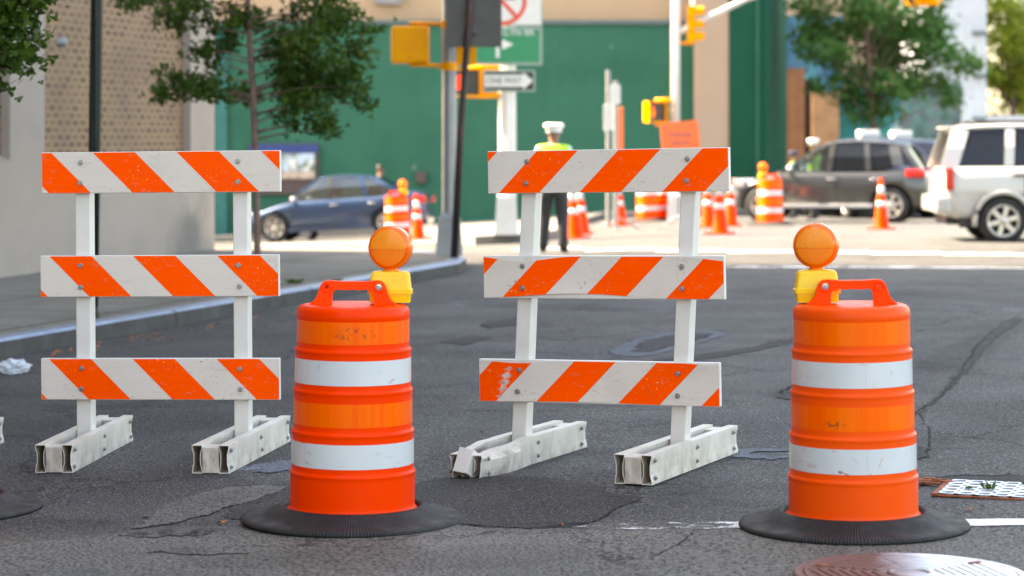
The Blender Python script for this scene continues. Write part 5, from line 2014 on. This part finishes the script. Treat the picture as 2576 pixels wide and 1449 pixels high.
# ------------------------------------------------------------------ people
def person(label, M4, h=1.76, top='hivis', arms='down', cap='white', legs=None, seated=False, scale=1.0):
    root = thing('person', label, 'person', M4=M4)
    k = h / 1.76
    V, E, RD, LB = [], [], [], []

    def nd(p_, r_, par, lab):
        V.append(Vector(p_) * k)
        RD.append(r_ * k)
        LB.append(lab)
        if par is not None:
            E.append((par, len(V) - 1))
        return len(V) - 1
    # front is +y (faces away from a viewer at -y)
    pel = nd((0, 0, .93), (.165), None, 'leg')
    wa = nd((0, .005, 1.06), .150, pel, 'torso')
    ch = nd((0, .01, 1.24), .165, wa, 'torso')
    uc = nd((0, 0, 1.38), .150, ch, 'torso')
    nk = nd((0, .0, 1.475), .065, uc, 'skin')
    n2 = nd((0, .01, 1.53), .058, nk, 'skin')
    hd_ = nd((0, .02, 1.60), .078, n2, 'skin')
    h2 = nd((0, .02, 1.665), .088, hd_, 'skin')
    h3 = nd((0, .015, 1.725), .06, h2, 'skin')
    nd((0, .118, 1.615), .012, hd_, 'skin')
    for sx in (-1, 1):
        nd((sx * .088, .005, 1.635), .016, h2, 'skin')
        sh = nd((sx * .185, 0, 1.40), .080, uc, 'torso')
        if arms == 'down':
            el = (sx * .235, -.03, 1.13); wr = (sx * .235, .08, .90)
        elif arms == 'out' and sx < 0:
            el = (sx * .42, .10, 1.30); wr = (sx * .60, .22, 1.22)
        else:
            el = (sx * .24, .03, 1.14); wr = (sx * .17, .24, 1.10)
        m1 = nd(Vector((sx * .20, -.01, 1.33)).lerp(Vector(el), .35), .064, sh, 'torso')
        e_ = nd(el, .043, m1, 'arm')
        w_ = nd(wr, .030, e_, 'arm')
        dr_ = (Vector(wr) - Vector(el)).normalized()
        pm = nd(Vector(wr) + dr_ * .055, .034, w_, 'skin')
        side = Vector((0, 1, 0)) if abs(dr_.y) < .6 else Vector((sx, 0, 0))
        side = (side - dr_ * side.dot(dr_)).normalized()
        for f_ in range(4):
            o_ = side * (.027 - .018 * f_)
            ln_ = (.038, .044, .042, .033)[f_]
            f1_ = nd(Vector(V[pm]) / k + dr_ * .048 + o_, .0095, pm, 'skin')
            f2_ = nd(Vector(V[f1_]) / k + dr_ * ln_ * .8 + Vector((-sx * .010, 0, 0)), .0085, f1_, 'skin')
            nd(Vector(V[f2_]) / k + dr_ * ln_ * .5 + Vector((-sx * .018, 0, 0)), .0075, f2_, 'skin')
        t1_ = nd(Vector(V[pm]) / k + side * .040 + dr_ * .005, .011, pm, 'skin')
        nd(Vector(V[t1_]) / k + side * .018 + dr_ * .032, .009, t1_, 'skin')
        lx = sx * .095
        if seated:
            kn = (sx * .13, .45, .90); an = (sx * .13, .55, .52); toe = (sx * .13, .68, .48)
        else:
            dx_, dy_ = (legs or {}).get(sx, (0, 0))
            kn = (sx * .105 + dx_ * .5, .02 + dy_ * .5, .50); an = (sx * .11 + dx_, -.03 + dy_, .10); toe = (sx * .135 + dx_, .15 + dy_, .045)
        hp = nd((lx, 0, .86), .112, pel, 'leg')
        kt = nd(Vector((lx, .01, .86)).lerp(Vector(kn), .5), .102, hp, 'leg')
        kk = nd(kn, .086, kt, 'leg')
        cf = nd(Vector(kn).lerp(Vector(an), .35) + Vector((0, -.015, 0)), .080, kk, 'leg')
        ak = nd(an, .070, cf, 'leg')
        he = nd(Vector(an) + Vector((0, .01, -.05)), .048, ak, 'shoe')
        nd(toe, .040, he, 'shoe')
    me = bpy.data.meshes.new('body')
    me.from_pydata([tuple(v) for v in V], E, [])
    bo = bpy.data.objects.new('body', me)
    COL.objects.link(bo)
    md = bo.modifiers.new('skin', 'SKIN')
    md.use_smooth_shade = True
    for i, sv in enumerate(me.skin_vertices[0].data):
        f_ = 1.0
        sv.radius = (RD[i], RD[i])
        if LB[i] == 'torso' and i in (wa, ch, uc):
            sv.radius = (RD[i], RD[i] * .68)
    me.skin_vertices[0].data[pel].use_root = True
    ss = bo.modifiers.new('sub', 'SUBSURF')
    ss.levels = ss.render_levels = 2
    m2 = evaluated(bo, 'body')
    bo.modifiers.clear()
    bo.data = m2
    order = ['torso', 'skin', 'leg', 'shoe', 'arm']
    topm = M[top]
    mats = {'torso': M['shirt'] if top == 'hivis' else topm, 'skin': M['skin'], 'leg': M['trousers'], 'shoe': M['shoe'], 'arm': M['skin']}
    m2.materials.clear()
    for q in order:
        m2.materials.append(mats[q])
    segs = [(V[a], V[b], LB[b]) for a, b in E]
    vest_v, vest_f, vmap = [], [], {}
    for pl in m2.polygons:
        c_ = pl.center
        best, bl = 1e9, 'torso'
        for a, b, lab in segs:
            ab = b - a
            t_ = max(0, min(1, (c_ - a).dot(ab) / max(1e-9, ab.length_squared)))
            dd_ = (c_ - (a + ab * t_)).length
            if dd_ < best:
                best, bl = dd_, lab
        if bl == 'skin' and c_.z < 1.47 * k and abs(c_.x) < .2 * k and c_.z > 1.2 * k:
            bl = 'torso'
        pl.material_index = order.index(bl)
        pl.use_smooth = True
        if bl == 'torso' and abs(c_.x) < .20 * k:
            f_ = []
            for vi in pl.vertices:
                if vi not in vmap:
                    vmap[vi] = len(vest_v)
                    v_ = m2.vertices[vi]
                    vest_v.append(tuple(v_.co + v_.normal * .014))
                f_.append(vmap[vi])
            vest_f.append(f_)
    bo.parent = root
    if top == 'hivis' and vest_f:
        vb = MB()
        vb.add(vest_v, vest_f, M['hivis'], True)
        vo = vb.build('vest', root, fix=False)
        for z0_, z1_ in ((1.06, 1.11), (1.24, 1.29)):
            sb = MB()
            sv_, sf_, sm_ = [], [], {}
            for f_ in vest_f:
                if all(z0_ * k - .03 < vest_v[q][2] < z1_ * k + .03 for q in f_):
                    g_ = []
                    for q in f_:
                        if q not in sm_:
                            sm_[q] = len(sv_)
                            v_ = Vector(vest_v[q])
                            v_.x *= 1.035
                            v_.y *= 1.05
                            sv_.append(tuple(v_))
                        g_.append(sm_[q])
                    sf_.append(g_)
            if sf_:
                sb.add(sv_, sf_, M['band_w'], True)
                sb.build('reflective_stripe', vo, fix=False)
        sol = vo.modifiers.new('thick', 'SOLIDIFY')
        sol.thickness = .006
    if cap:
        mb = MB()
        cm = M['cap_white'] if cap == 'white' else M['navy']
        mb.lathe([(1.665, .098), (1.705, .100), (1.715, .112), (1.745, .134), (1.768, .133), (1.79, .105), (1.79, 0)], cm, 32, T=Matrix.Scale(k, 4) @ T3(0, .015, -.015))
        mb.grid(8, 2, lambda u, v: Vector((math.cos(R(20 + 140 * u)) * (.098 + .06 * v), .015 + math.sin(R(20 + 140 * u)) * (.098 + .075 * v), 1.665 - .03 * v)) * k, M['sign_black'])
        mb.build('cap', root)
    else:
        mb = MB()
        mb.lathe([(1.655, .092), (1.69, .094), (1.735, .078), (1.76, .04), (1.765, 0)], M['hair'], 20, T=Matrix.Scale(k, 4) @ T3(0, .005, 0))
        mb.build('hair', root)
    for sx in (-1, 1):
        mb = MB()
        mb.lathe([(-.009, 0), (-.006, .007), (0, .009), (.006, .007), (.009, 0)], M['sign_black'], 10, T=Matrix.Scale(k, 4) @ T3(sx * .032, .098, 1.645))
        mb.build('eye', root)
    return root


g = G(1393, 637)
person('officer in white cap and hi-vis vest standing with back turned beyond the leaning barricade', on_ground(g.x, g.y, R(-6), follow=0) @ Matrix.Diagonal((1.06, 1.04, 1, 1)), 1.74, legs={-1: (-.03, .06), 1: (.02, -.04)})
x_ = W(2050, 0, 53)
person('officer in white cap and hi-vis vest standing behind the charcoal crossover\'s bonnet', on_ground(x_.x, 53.2, R(60), follow=0), 1.80, arms='out')
x_ = W(1999, 0, 54.5)
person('stooping-height worker in dark cap and hi-vis behind the crossover\'s bonnet', on_ground(x_.x, 54.6, R(70), follow=0), 1.55, cap='navy', arms='out')
x_ = W(955, 0, 58.6)
person('bare-headed pedestrian whose head shows above the blue sedan\'s roof', on_ground(x_.x, 58.6, R(-90), follow=0, off=.0), 1.72, top='navy', cap=None)
dv = person('driver in pale green top sitting inside the blue sedan', blue.matrix_world @ T3(-.02, .36, -.42) @ Matrix.Rotation(R(-90), 4, 'Z'), 1.70, top='hivis', cap=None, seated=True, arms='front')


# ------------------------------------------------------------------ trees
def ginkgo_leaf(c_, nrm, spin, s):
    nrm = nrm.normalized()
    a = nrm.orthogonal().normalized()
    b = nrm.cross(a)
    ca, sa = math.cos(spin), math.sin(spin)
    u, v = a * ca + b * sa, b * ca - a * sa
    pts = [(0, -.5), (.30, .02), (.52, .30), (.26, .46), (.04, .34), (-.04, .34), (-.26, .46), (-.52, .30), (-.30, .02)]
    return [c_ + (u * x + v * y) * s + nrm * (-.10 * s * abs(x)) for x, y in pts]


def leaf_mesh(clumps, count, size, mat, kind, seed, twig=None):
    r_ = random.Random(seed)
    mb = MB()
    vs_, fs_ = [], []
    tot = sum((c_[1].x * c_[1].z) ** .8 for c_ in clumps)
    for (c_, rad) in clumps:
        m = int(count * (rad.x * rad.z) ** .8 / tot)
        done = 0
        while done < m:
            d = Vector((r_.gauss(0, 1), r_.gauss(0, 1), r_.gauss(0, 1))).normalized() * r_.uniform(.15, 1) ** .5
            ctr = c_ + Vector((d.x * rad.x, d.y * rad.y, d.z * rad.z))
            if mnoise.noise(ctr * (1.6 / max(.12, size * 2.2)) * .35) < -.04:
                if r_.random() < .82:
                    done += .25
                    continue
            for _ in range(r_.randint(3, 6)):
                q = ctr + Vector((r_.gauss(0, 1), r_.gauss(0, 1), r_.gauss(0, .7))) * size * .9
                nn = Vector((r_.gauss(0, .8), r_.gauss(-.25, .8), r_.uniform(.1, 1.2)))
                s_ = size * r_.uniform(.65, 1.2)
                o_ = len(vs_)
                if kind == 'fan':
                    pp = ginkgo_leaf(q, nn, r_.uniform(0, 6.28), s_)
                    vs_ += pp
                    fs_ += [(o_, o_ + 1, o_ + 2, o_ + 3, o_ + 4), (o_, o_ + 5, o_ + 6, o_ + 7, o_ + 8)]
                else:
                    nn.normalize()
                    a = nn.orthogonal().normalized()
                    b = nn.cross(a)
                    w_ = r_.uniform(0, 6.28)
                    u, v = a * math.cos(w_) + b * math.sin(w_), b * math.cos(w_) - a * math.sin(w_)
                    vs_ += [q - v * s_ * .6, q + u * s_ * .32, q + v * s_ * .6, q - u * s_ * .32]
                    fs_.append((o_, o_ + 1, o_ + 2, o_ + 3))
                done += 1
    mb.add(vs_, fs_, mat)
    return mb


def limbs(tree, origin, ends, r0, r1, mat, r_):
    for e_ in ends:
        a = origin(e_)
        mid = a.lerp(e_, .5) + Vector((r_.uniform(-.05, .05), r_.uniform(-.05, .05), r_.uniform(.0, .08))) * (e_ - a).length
        mb = MB()
        mb.tube([a, mid, e_], [r0, (r0 + r1) / 2, r1], mat, 7)
        mb.build('branch', tree)


# young ginkgo on the near pavement
p = G(648, 727, .13)
DT = p.y
gk = thing('ginkgo_tree', 'young dark ginkgo with a thin trunk on the near pavement', 'tree', (p.x, p.y, gz(p.x, p.y) + KH - .02))
base_w = Vector(gk.location)
spx = FPX / DT
loc_ = lambda px, py, dd=0.0: W(px, py, DT) + Vector((0, dd, 0)) - base_w
mb = MB()
mb.tube([loc_(648, 740), loc_(647, 560), loc_(642, 375), loc_(637, 240), loc_(629, 110), loc_(622, -20), loc_(616, -200), loc_(612, -420)], [.036, .032, .032, .031, .028, .025, .018, .006], M['bark'], 12)
mb.build('trunk', gk)
CL = [(470, 215, 88, 34, .1), (540, 225, 80, 40, -.1), (410, 232, 34, 24, 0), (600, 235, 50, 32, .25), (430, 185, 26, 20, 0),
      (705, 215, 62, 48, .2), (740, 165, 85, 70, 0), (700, 105, 70, 50, .25), (800, 120, 70, 70, -.25), (820, 195, 70, 60, .1), (890, 215, 52, 55, 0),
      (780, 265, 62, 45, -.15), (800, 305, 42, 32, .1), (845, 325, 24, 16, 0), (705, 285, 24, 22, .1), (745, 312, 18, 20, 0), (880, 130, 55, 50, .2), (925, 75, 30, 22, 0),
      (850, 55, 70, 50, -.1), (770, 35, 80, 45, .1), (560, 45, 90, 40, 0), (480, 20, 70, 36, -.15), (415, 40, 40, 26, .1), (450, 62, 30, 16, 0), (555, 100, 42, 40, .1), (520, 135, 34, 26, 0),
      (485, 128, 22, 14, 0), (535, 165, 18, 18, 0), (625, 45, 50, 30, .3), (335, 8, 48, 14, 0), (375, -10, 60, 22, .1), (680, 125, 28, 30, .2), (920, 260, 16, 26, 0),
      (640, -60, 150, 50, 0), (520, -70, 120, 45, .2), (780, -60, 120, 50, -.2), (640, -170, 150, 70, 0), (620, -300, 100, 80, 0), (850, 20, 60, 40, 0), (730, 200, 70, 60, .3), (770, 230, 80, 50, .2)]
clumps = [(loc_(a, b, e_ * 2.2), Vector((c_ * .92 / spx, (c_ + d_) / 2 / spx, d_ * .90 / spx))) for a, b, c_, d_, e_ in CL]
leaf_mesh(clumps, 9500, .066, M['ginkgo'], 'fan', 11).build('crown', gk, fix=False)
r_ = random.Random(3)
trunk_at = lambda e_: loc_(640, 341 - (e_.z + base_w.z - .10 - EYE) * spx) if True else e_
limbs(gk, trunk_at, [c_[0] for c_ in clumps], .011, .004, M['bark'], r_)

# nearer ginkgo whose branch hangs in at the left edge
DT2 = 15.6
ngx = -5.35
ng = thing('ginkgo_tree', 'nearer ginkgo whose leafy branch hangs in at the top left edge', 'tree', (ngx, DT2, gz(ngx, DT2) + KH - .02))
bw2 = Vector(ng.location)
s2 = FPX / DT2
lo2 = lambda px, py, dd=0.0: W(px, py, DT2) + Vector((0, dd, 0)) - bw2
mb = MB()
mb.tube([(0, 0, 0), (.03, 0, 1.5), (.0, .05, 3), (-.04, 0, 4.6)], [.07, .055, .045, .012], M['bark'], 12)
mb.build('trunk', ng)
CL2 = [(25, 60, 55, 60, 0), (60, 20, 55, 40, .05), (40, 130, 44, 40, -.05), (95, 5, 25, 20, 0), (80, 95, 18, 26, 0), (92, 135, 14, 10, 0), (80, 172, 16, 14, 0), (5, 160, 30, 40, .1), (-60, 80, 90, 110, 0), (-130, 0, 120, 120, .1), (0, -60, 100, 60, 0),
       (60, -50, 60, 40, .1), (-250, -60, 150, 150, 0), (-200, -250, 200, 150, .1), (-60, 180, 60, 40, 0), (5, 225, 8, 12, 0)]
clumps = [(lo2(a, b, e_ * 2), Vector((c_ / s2, (c_ + d_) / 2 / s2, d_ / s2))) for a, b, c_, d_, e_ in CL2]
leaf_mesh(clumps, 4200, .072, M['ginkgo'], 'fan', 5).build('crown', ng, fix=False)
limbs(ng, lambda e_: Vector((0, 0, max(1.6, e_.z - .3))), [c_[0] for c_ in clumps], .014, .004, M['bark'], r_)

# bushy street tree beyond the crossover
DT3 = 66.0
bx3 = W(2196, 0, DT3).x
bt3 = thing('street_tree', 'full green street tree beyond the charcoal crossover', 'tree', (bx3, DT3, gz(bx3, DT3) + .1))
bw3 = Vector(bt3.location)
s3 = FPX / DT3
lo3 = lambda px, py, dd=0.0: W(px, py, DT3) + Vector((0, dd, 0)) - bw3
mb = MB()
mb.tube([(0, 0, 0), lo3(2197, 330), lo3(2192, 220), lo3(2180, 100), lo3(2190, -40)], [.11, .095, .085, .06, .03], M['bark'], 10)
mb.build('trunk', bt3)
CL3 = [(2110, 40, 100, 55, .3), (2200, 20, 90, 50, -.3), (2270, 70, 90, 50, .2), (2340, 110, 70, 45, 0), (2400, 150, 60, 32, -.2), (2440, 165, 36, 18, 0), (2300, 160, 80, 45, .3), (2250, 210, 70, 40, -.2), (2180, 250, 75, 34, .2), (2105, 215, 70, 32, 0),
       (2060, 130, 70, 26, -.3), (2110, 145, 60, 26, .1), (2040, 90, 50, 20, 0), (2300, 215, 60, 30, .1), (2370, 205, 40, 24, 0), (2170, 290, 40, 20, 0), (2225, 280, 40, 22, 0), (2330, 60, 60, 40, 0), (2090, 90, 70, 30, .2), (2030, 20, 45, 22, 0),
       (2230, 120, 60, 40, .5), (2100, -40, 120, 50, 0), (2220, -60, 130, 60, .2), (2320, -20, 80, 50, 0), (2390, 250, 30, 20, 0), (2240, 60, 110, 60, .6), (2160, 180, 60, 30, .5)]
clumps = [(lo3(a, b, e_ * 3), Vector((c_ / s3, (c_ + d_) / 2 / s3, d_ / s3))) for a, b, c_, d_, e_ in CL3]
leaf_mesh(clumps, 11500, .17, M['locust'], 'leaf', 21).build('crown', bt3, fix=False)
limbs(bt3, lambda e_: Vector((0, 0, max(1.2, e_.z * .7))), [c_[0] for c_ in clumps], .03, .01, M['bark'], r_)

# sunny trees at the far right
for (px, d, lab, seed, sc) in ((2545, 98, 'sunny yellow-green tree above the whitewashed wall', 31, 1.0), (2690, 108, 'sunny yellow-green tree farther back, mostly past the right edge', 32, 1.15)):
    x3 = W(px, 0, d).x
    st_ = thing('shade_tree', lab, 'tree', (x3, d, gz(x3, 63)), group='sunny trees at the far right')
    mb = MB(); mb.tube([(0, 0, 0), (.1, 0, 2), (0, 0, 5)], [.2, .16, .08], M['bark'], 10); mb.build('trunk', st_)
    rr = random.Random(seed)
    clumps = []
    for k in range(26):
        a = rr.uniform(0, 6.28)
        q = rr.uniform(.2, 1) * 1.9 * sc
        z = rr.uniform(2.4, 7.8)
        clumps.append((Vector((q * math.cos(a), q * math.sin(a), z)), Vector((.75, .75, .55)) * rr.uniform(.7, 1.2)))
    leaf_mesh(clumps, 9000, .22, M['sunny'], 'leaf', seed).build('crown', st_, fix=False)
    limbs(st_, lambda e_: Vector((0, 0, max(1.5, e_.z * .7))), [c_[0] for c_ in clumps], .05, .015, M['bark'], rr)


# ------------------------------------------------------------------ ironwork and litter in the road
g = G(2290, 1446)
mh = thing('manhole_cover', 'round cast-iron manhole cover, rusty red on its left half, at the bottom right', 'manhole cover', (g.x, g.y, gz(g.x, g.y)))
mb = MB()
mb.lathe([(.002, .418), (.006, .415), (.009, .40), (.009, .388), (.004, .385)], M['iron'], 72)
mb.build('frame', mh)
mb = MB()
mb.lathe([(.004, .382), (.008, .380), (.008, .36), (.006, .357), (.006, .0)], M['iron'], 72)
for ang in range(0, 360, 60):
    T = Matrix.Rotation(R(ang + 12), 4, 'Z')
    for k in range(7):
        rr0 = .12 + .034 * k
        hl = rr0 * math.tan(R(30)) - .018
        mb.box((rr0, 0, .0075), (.019, 2 * hl, .005), M['iron'], T, bev=.002)
mb.lathe([(.0062, .085), (.012, .083), (.012, .066), (.0062, .064)], M['iron'], 40)
cv = mb.build('cover', mh, fix=True)
mb = MB()
for a in (35, 155, 215, 330):
    mb.box((.33, 0, .0105), (.05, .022, .004), M['rust'], Matrix.Rotation(R(a), 4, 'Z'))
mb.build('pick_hole', mh)

gl_, gr_ = G(2359, 1250), G(2398, 1214)
gd = thing('drain_grate', 'pale metal drain grate with rounded holes and rusty edge right of the paler drum', 'drain grate', (gl_.x, gl_.y, gz(gl_.x, gl_.y) + .004), math.atan2(gr_.y - gl_.y, gr_.x - gl_.x) - R(90) - R(0))
dep = (gr_ - gl_).length
mb = MB()
NXc, NYc = 9, 5
cw, chh = .078, dep / NYc
sh_ = math.tan(math.atan2(gr_.y - gl_.y, gr_.x - gl_.x) - R(90))
vs_, fs_ = [], []
for j in range(NYc):
    for i in range(NXc):
        x0, y0 = i * cw, j * chh
        cx0, cy0 = x0 + cw / 2, y0 + chh / 2
        sq, ho = [], []
        for q in range(16):
            a = 2 * math.pi * (q + .5) / 16
            ca, sa = math.cos(a), math.sin(a)
            m_ = max(abs(ca), abs(sa))
            sq.append((cx0 + ca / m_ * cw / 2, cy0 + sa / m_ * chh / 2))
            ho.append((cx0 + math.copysign(abs(ca) ** .6, ca) * .025, cy0 + math.copysign(abs(sa) ** .6, sa) * chh * .29))
        o_ = len(vs_)
        vs_ += [(x, y, .014) for x, y in sq] + [(x, y, .014) for x, y in ho] + [(x, y, .002) for x, y in ho]
        for q in range(16):
            r2 = (q + 1) % 16
            fs_ += [(o_ + q, o_ + r2, o_ + 16 + r2, o_ + 16 + q), (o_ + 16 + q, o_ + 16 + r2, o_ + 32 + r2, o_ + 32 + q)]
mb.add(vs_, fs_, M['plate'])
mb.build('plate', gd, rot=(0, 0, 0))
mb = MB()
mb.box((NXc * cw / 2, dep / 2, .0005), (NXc * cw - .002, dep - .002, .003), M['shade_black'])  # black sheet stands for the shaded hollow below the plate
mb.build('pit_shade', gd)
mb = MB()
mb.box((-.014, dep / 2, .005), (.028, dep + .006, .013), M['rust'], bev=.003)
mb.box((NXc * cw / 2, -.005, .004), (NXc * cw, .009, .009), M['rust'], bev=.003)
mb.build('rusty_edge', gd)
mb = MB()
for i in range(26):
    a, b = rnd.uniform(-.09, -.03), rnd.uniform(dep * .7, dep * 1.05)
    mb.box((a, b, .006 + rnd.uniform(0, .008)), (rnd.uniform(.02, .06), rnd.uniform(.008, .02), .01), M['rust'], Matrix.Rotation(rnd.uniform(-.2, .3), 4, 'Z'))
mb.build('rust_flakes', gd, kind='stuff')


def weed_clump(name, label, x, y, z, h, m, seed, spread=.5):
    r_ = random.Random(seed)
    mb = MB()
    for i in range(m):
        a = r_.uniform(0, 6.28)
        l_ = h * r_.uniform(.5, 1)
        d = Vector((math.cos(a) * spread, math.sin(a) * spread, 1)).normalized()
        s_ = d.cross(Vector((0, 0, 1))).normalized() * (.006 + h * .05)
        o0 = Vector((r_.uniform(-.3, .3) * h * spread, r_.uniform(-.3, .3) * h * spread, 0))
        q = [o0 - s_ * .5, o0 + s_ * .5, o0 + d * l_ * .6 + s_ * .7, o0 + d * l_ + Vector((0, 0, -.15 * l_)), o0 + d * l_ * .6 - s_ * .7]
        mb.add(q, [(0, 1, 2, 3, 4)], M['weed'])
    return mb.build(name, None, (x, y, z), fix=False, label=label, category='weed', group='weeds growing in cracks')


gm4 = gd.location
for (i, j, h, lab) in ((2.5, 2.2, .075, 'tall tuft of grass growing through the drain grate'), (1.4, 2.0, .035, 'small sprig in the drain grate\'s left holes'), (4.2, 4.5, .045, 'flat leafy weed at the drain grate\'s back edge')):
    q = Matrix.Translation(gd.location) @ Matrix.Rotation(gd.rotation_euler.z, 4, 'Z') @ Vector((i * cw, j * chh, .004))
    weed_clump('weed', lab, q.x, q.y, q.z, h, 14, int(i * 10), .7)
for (px, py, h, lab) in ((741, 716, .14, 'weed at the kerb edge right of the upright barricade\'s middle rail'), (845, 712, .09, 'smaller weed beside the redder drum\'s handle')):
    q = G(px, py, .13)
    weed_clump('weed', lab, q.x, q.y, gz(q.x, q.y) + KH - .01, h, 40, px, 1.1)

# crumpled clear bag by the kerb
q = G(34, 941)
bm = bmesh.new()
bmesh.ops.create_icosphere(bm, subdivisions=4, radius=1)
for v in bm.verts:
    nn = mnoise.noise(v.co * 2.3) * .35 + mnoise.noise(v.co * 5.1 + Vector((3, 1, 2))) * .22 + mnoise.noise(v.co * 11) * .1
    v.co = v.co * (1 + nn)
    v.co = Vector((v.co.x * .105, v.co.y * .07, max(.001, v.co.z * .052 + .045)))
me = bpy.data.meshes.new('plastic_bag')
bm.to_mesh(me)
bm.free()
me.materials.append(M['film'])
o = bpy.data.objects.new('plastic_bag', me)
COL.objects.link(o)
o.location = (q.x, q.y, gz(q.x, q.y) + .002)
o['label'] = 'crumpled clear plastic bag lying by the kerb at the left edge'
o['category'] = 'bag'
# dry leaves along the gutter
mb = MB()
r_ = random.Random(9)
for k in range(70):
    if k < 46:
        px = r_.uniform(120, 800)
        py = 898 - (px) * .172 + r_.uniform(6, 26)
    elif k < 60:
        px, py = r_.uniform(330, 440), r_.uniform(848, 862)
    else:
        px, py = r_.uniform(100, 2500), r_.uniform(900, 1420)
    q = G(px, py)
    s_ = r_.uniform(.015, .032)
    a = r_.uniform(0, 6.28)
    z0 = gz(q.x, q.y)
    pts = []
    for t_ in range(6):
        b = a + t_ * math.pi / 3
        rr = s_ * (1 if t_ % 3 == 0 else .55)
        pts.append((q.x + math.cos(b) * rr, q.y + math.sin(b) * rr, z0 + .005 + r_.uniform(0, .012)))
    mb.add(pts, [tuple(range(6))], M['dry_leaf'])
o = mb.build('fallen_leaves', fix=False, kind='stuff')
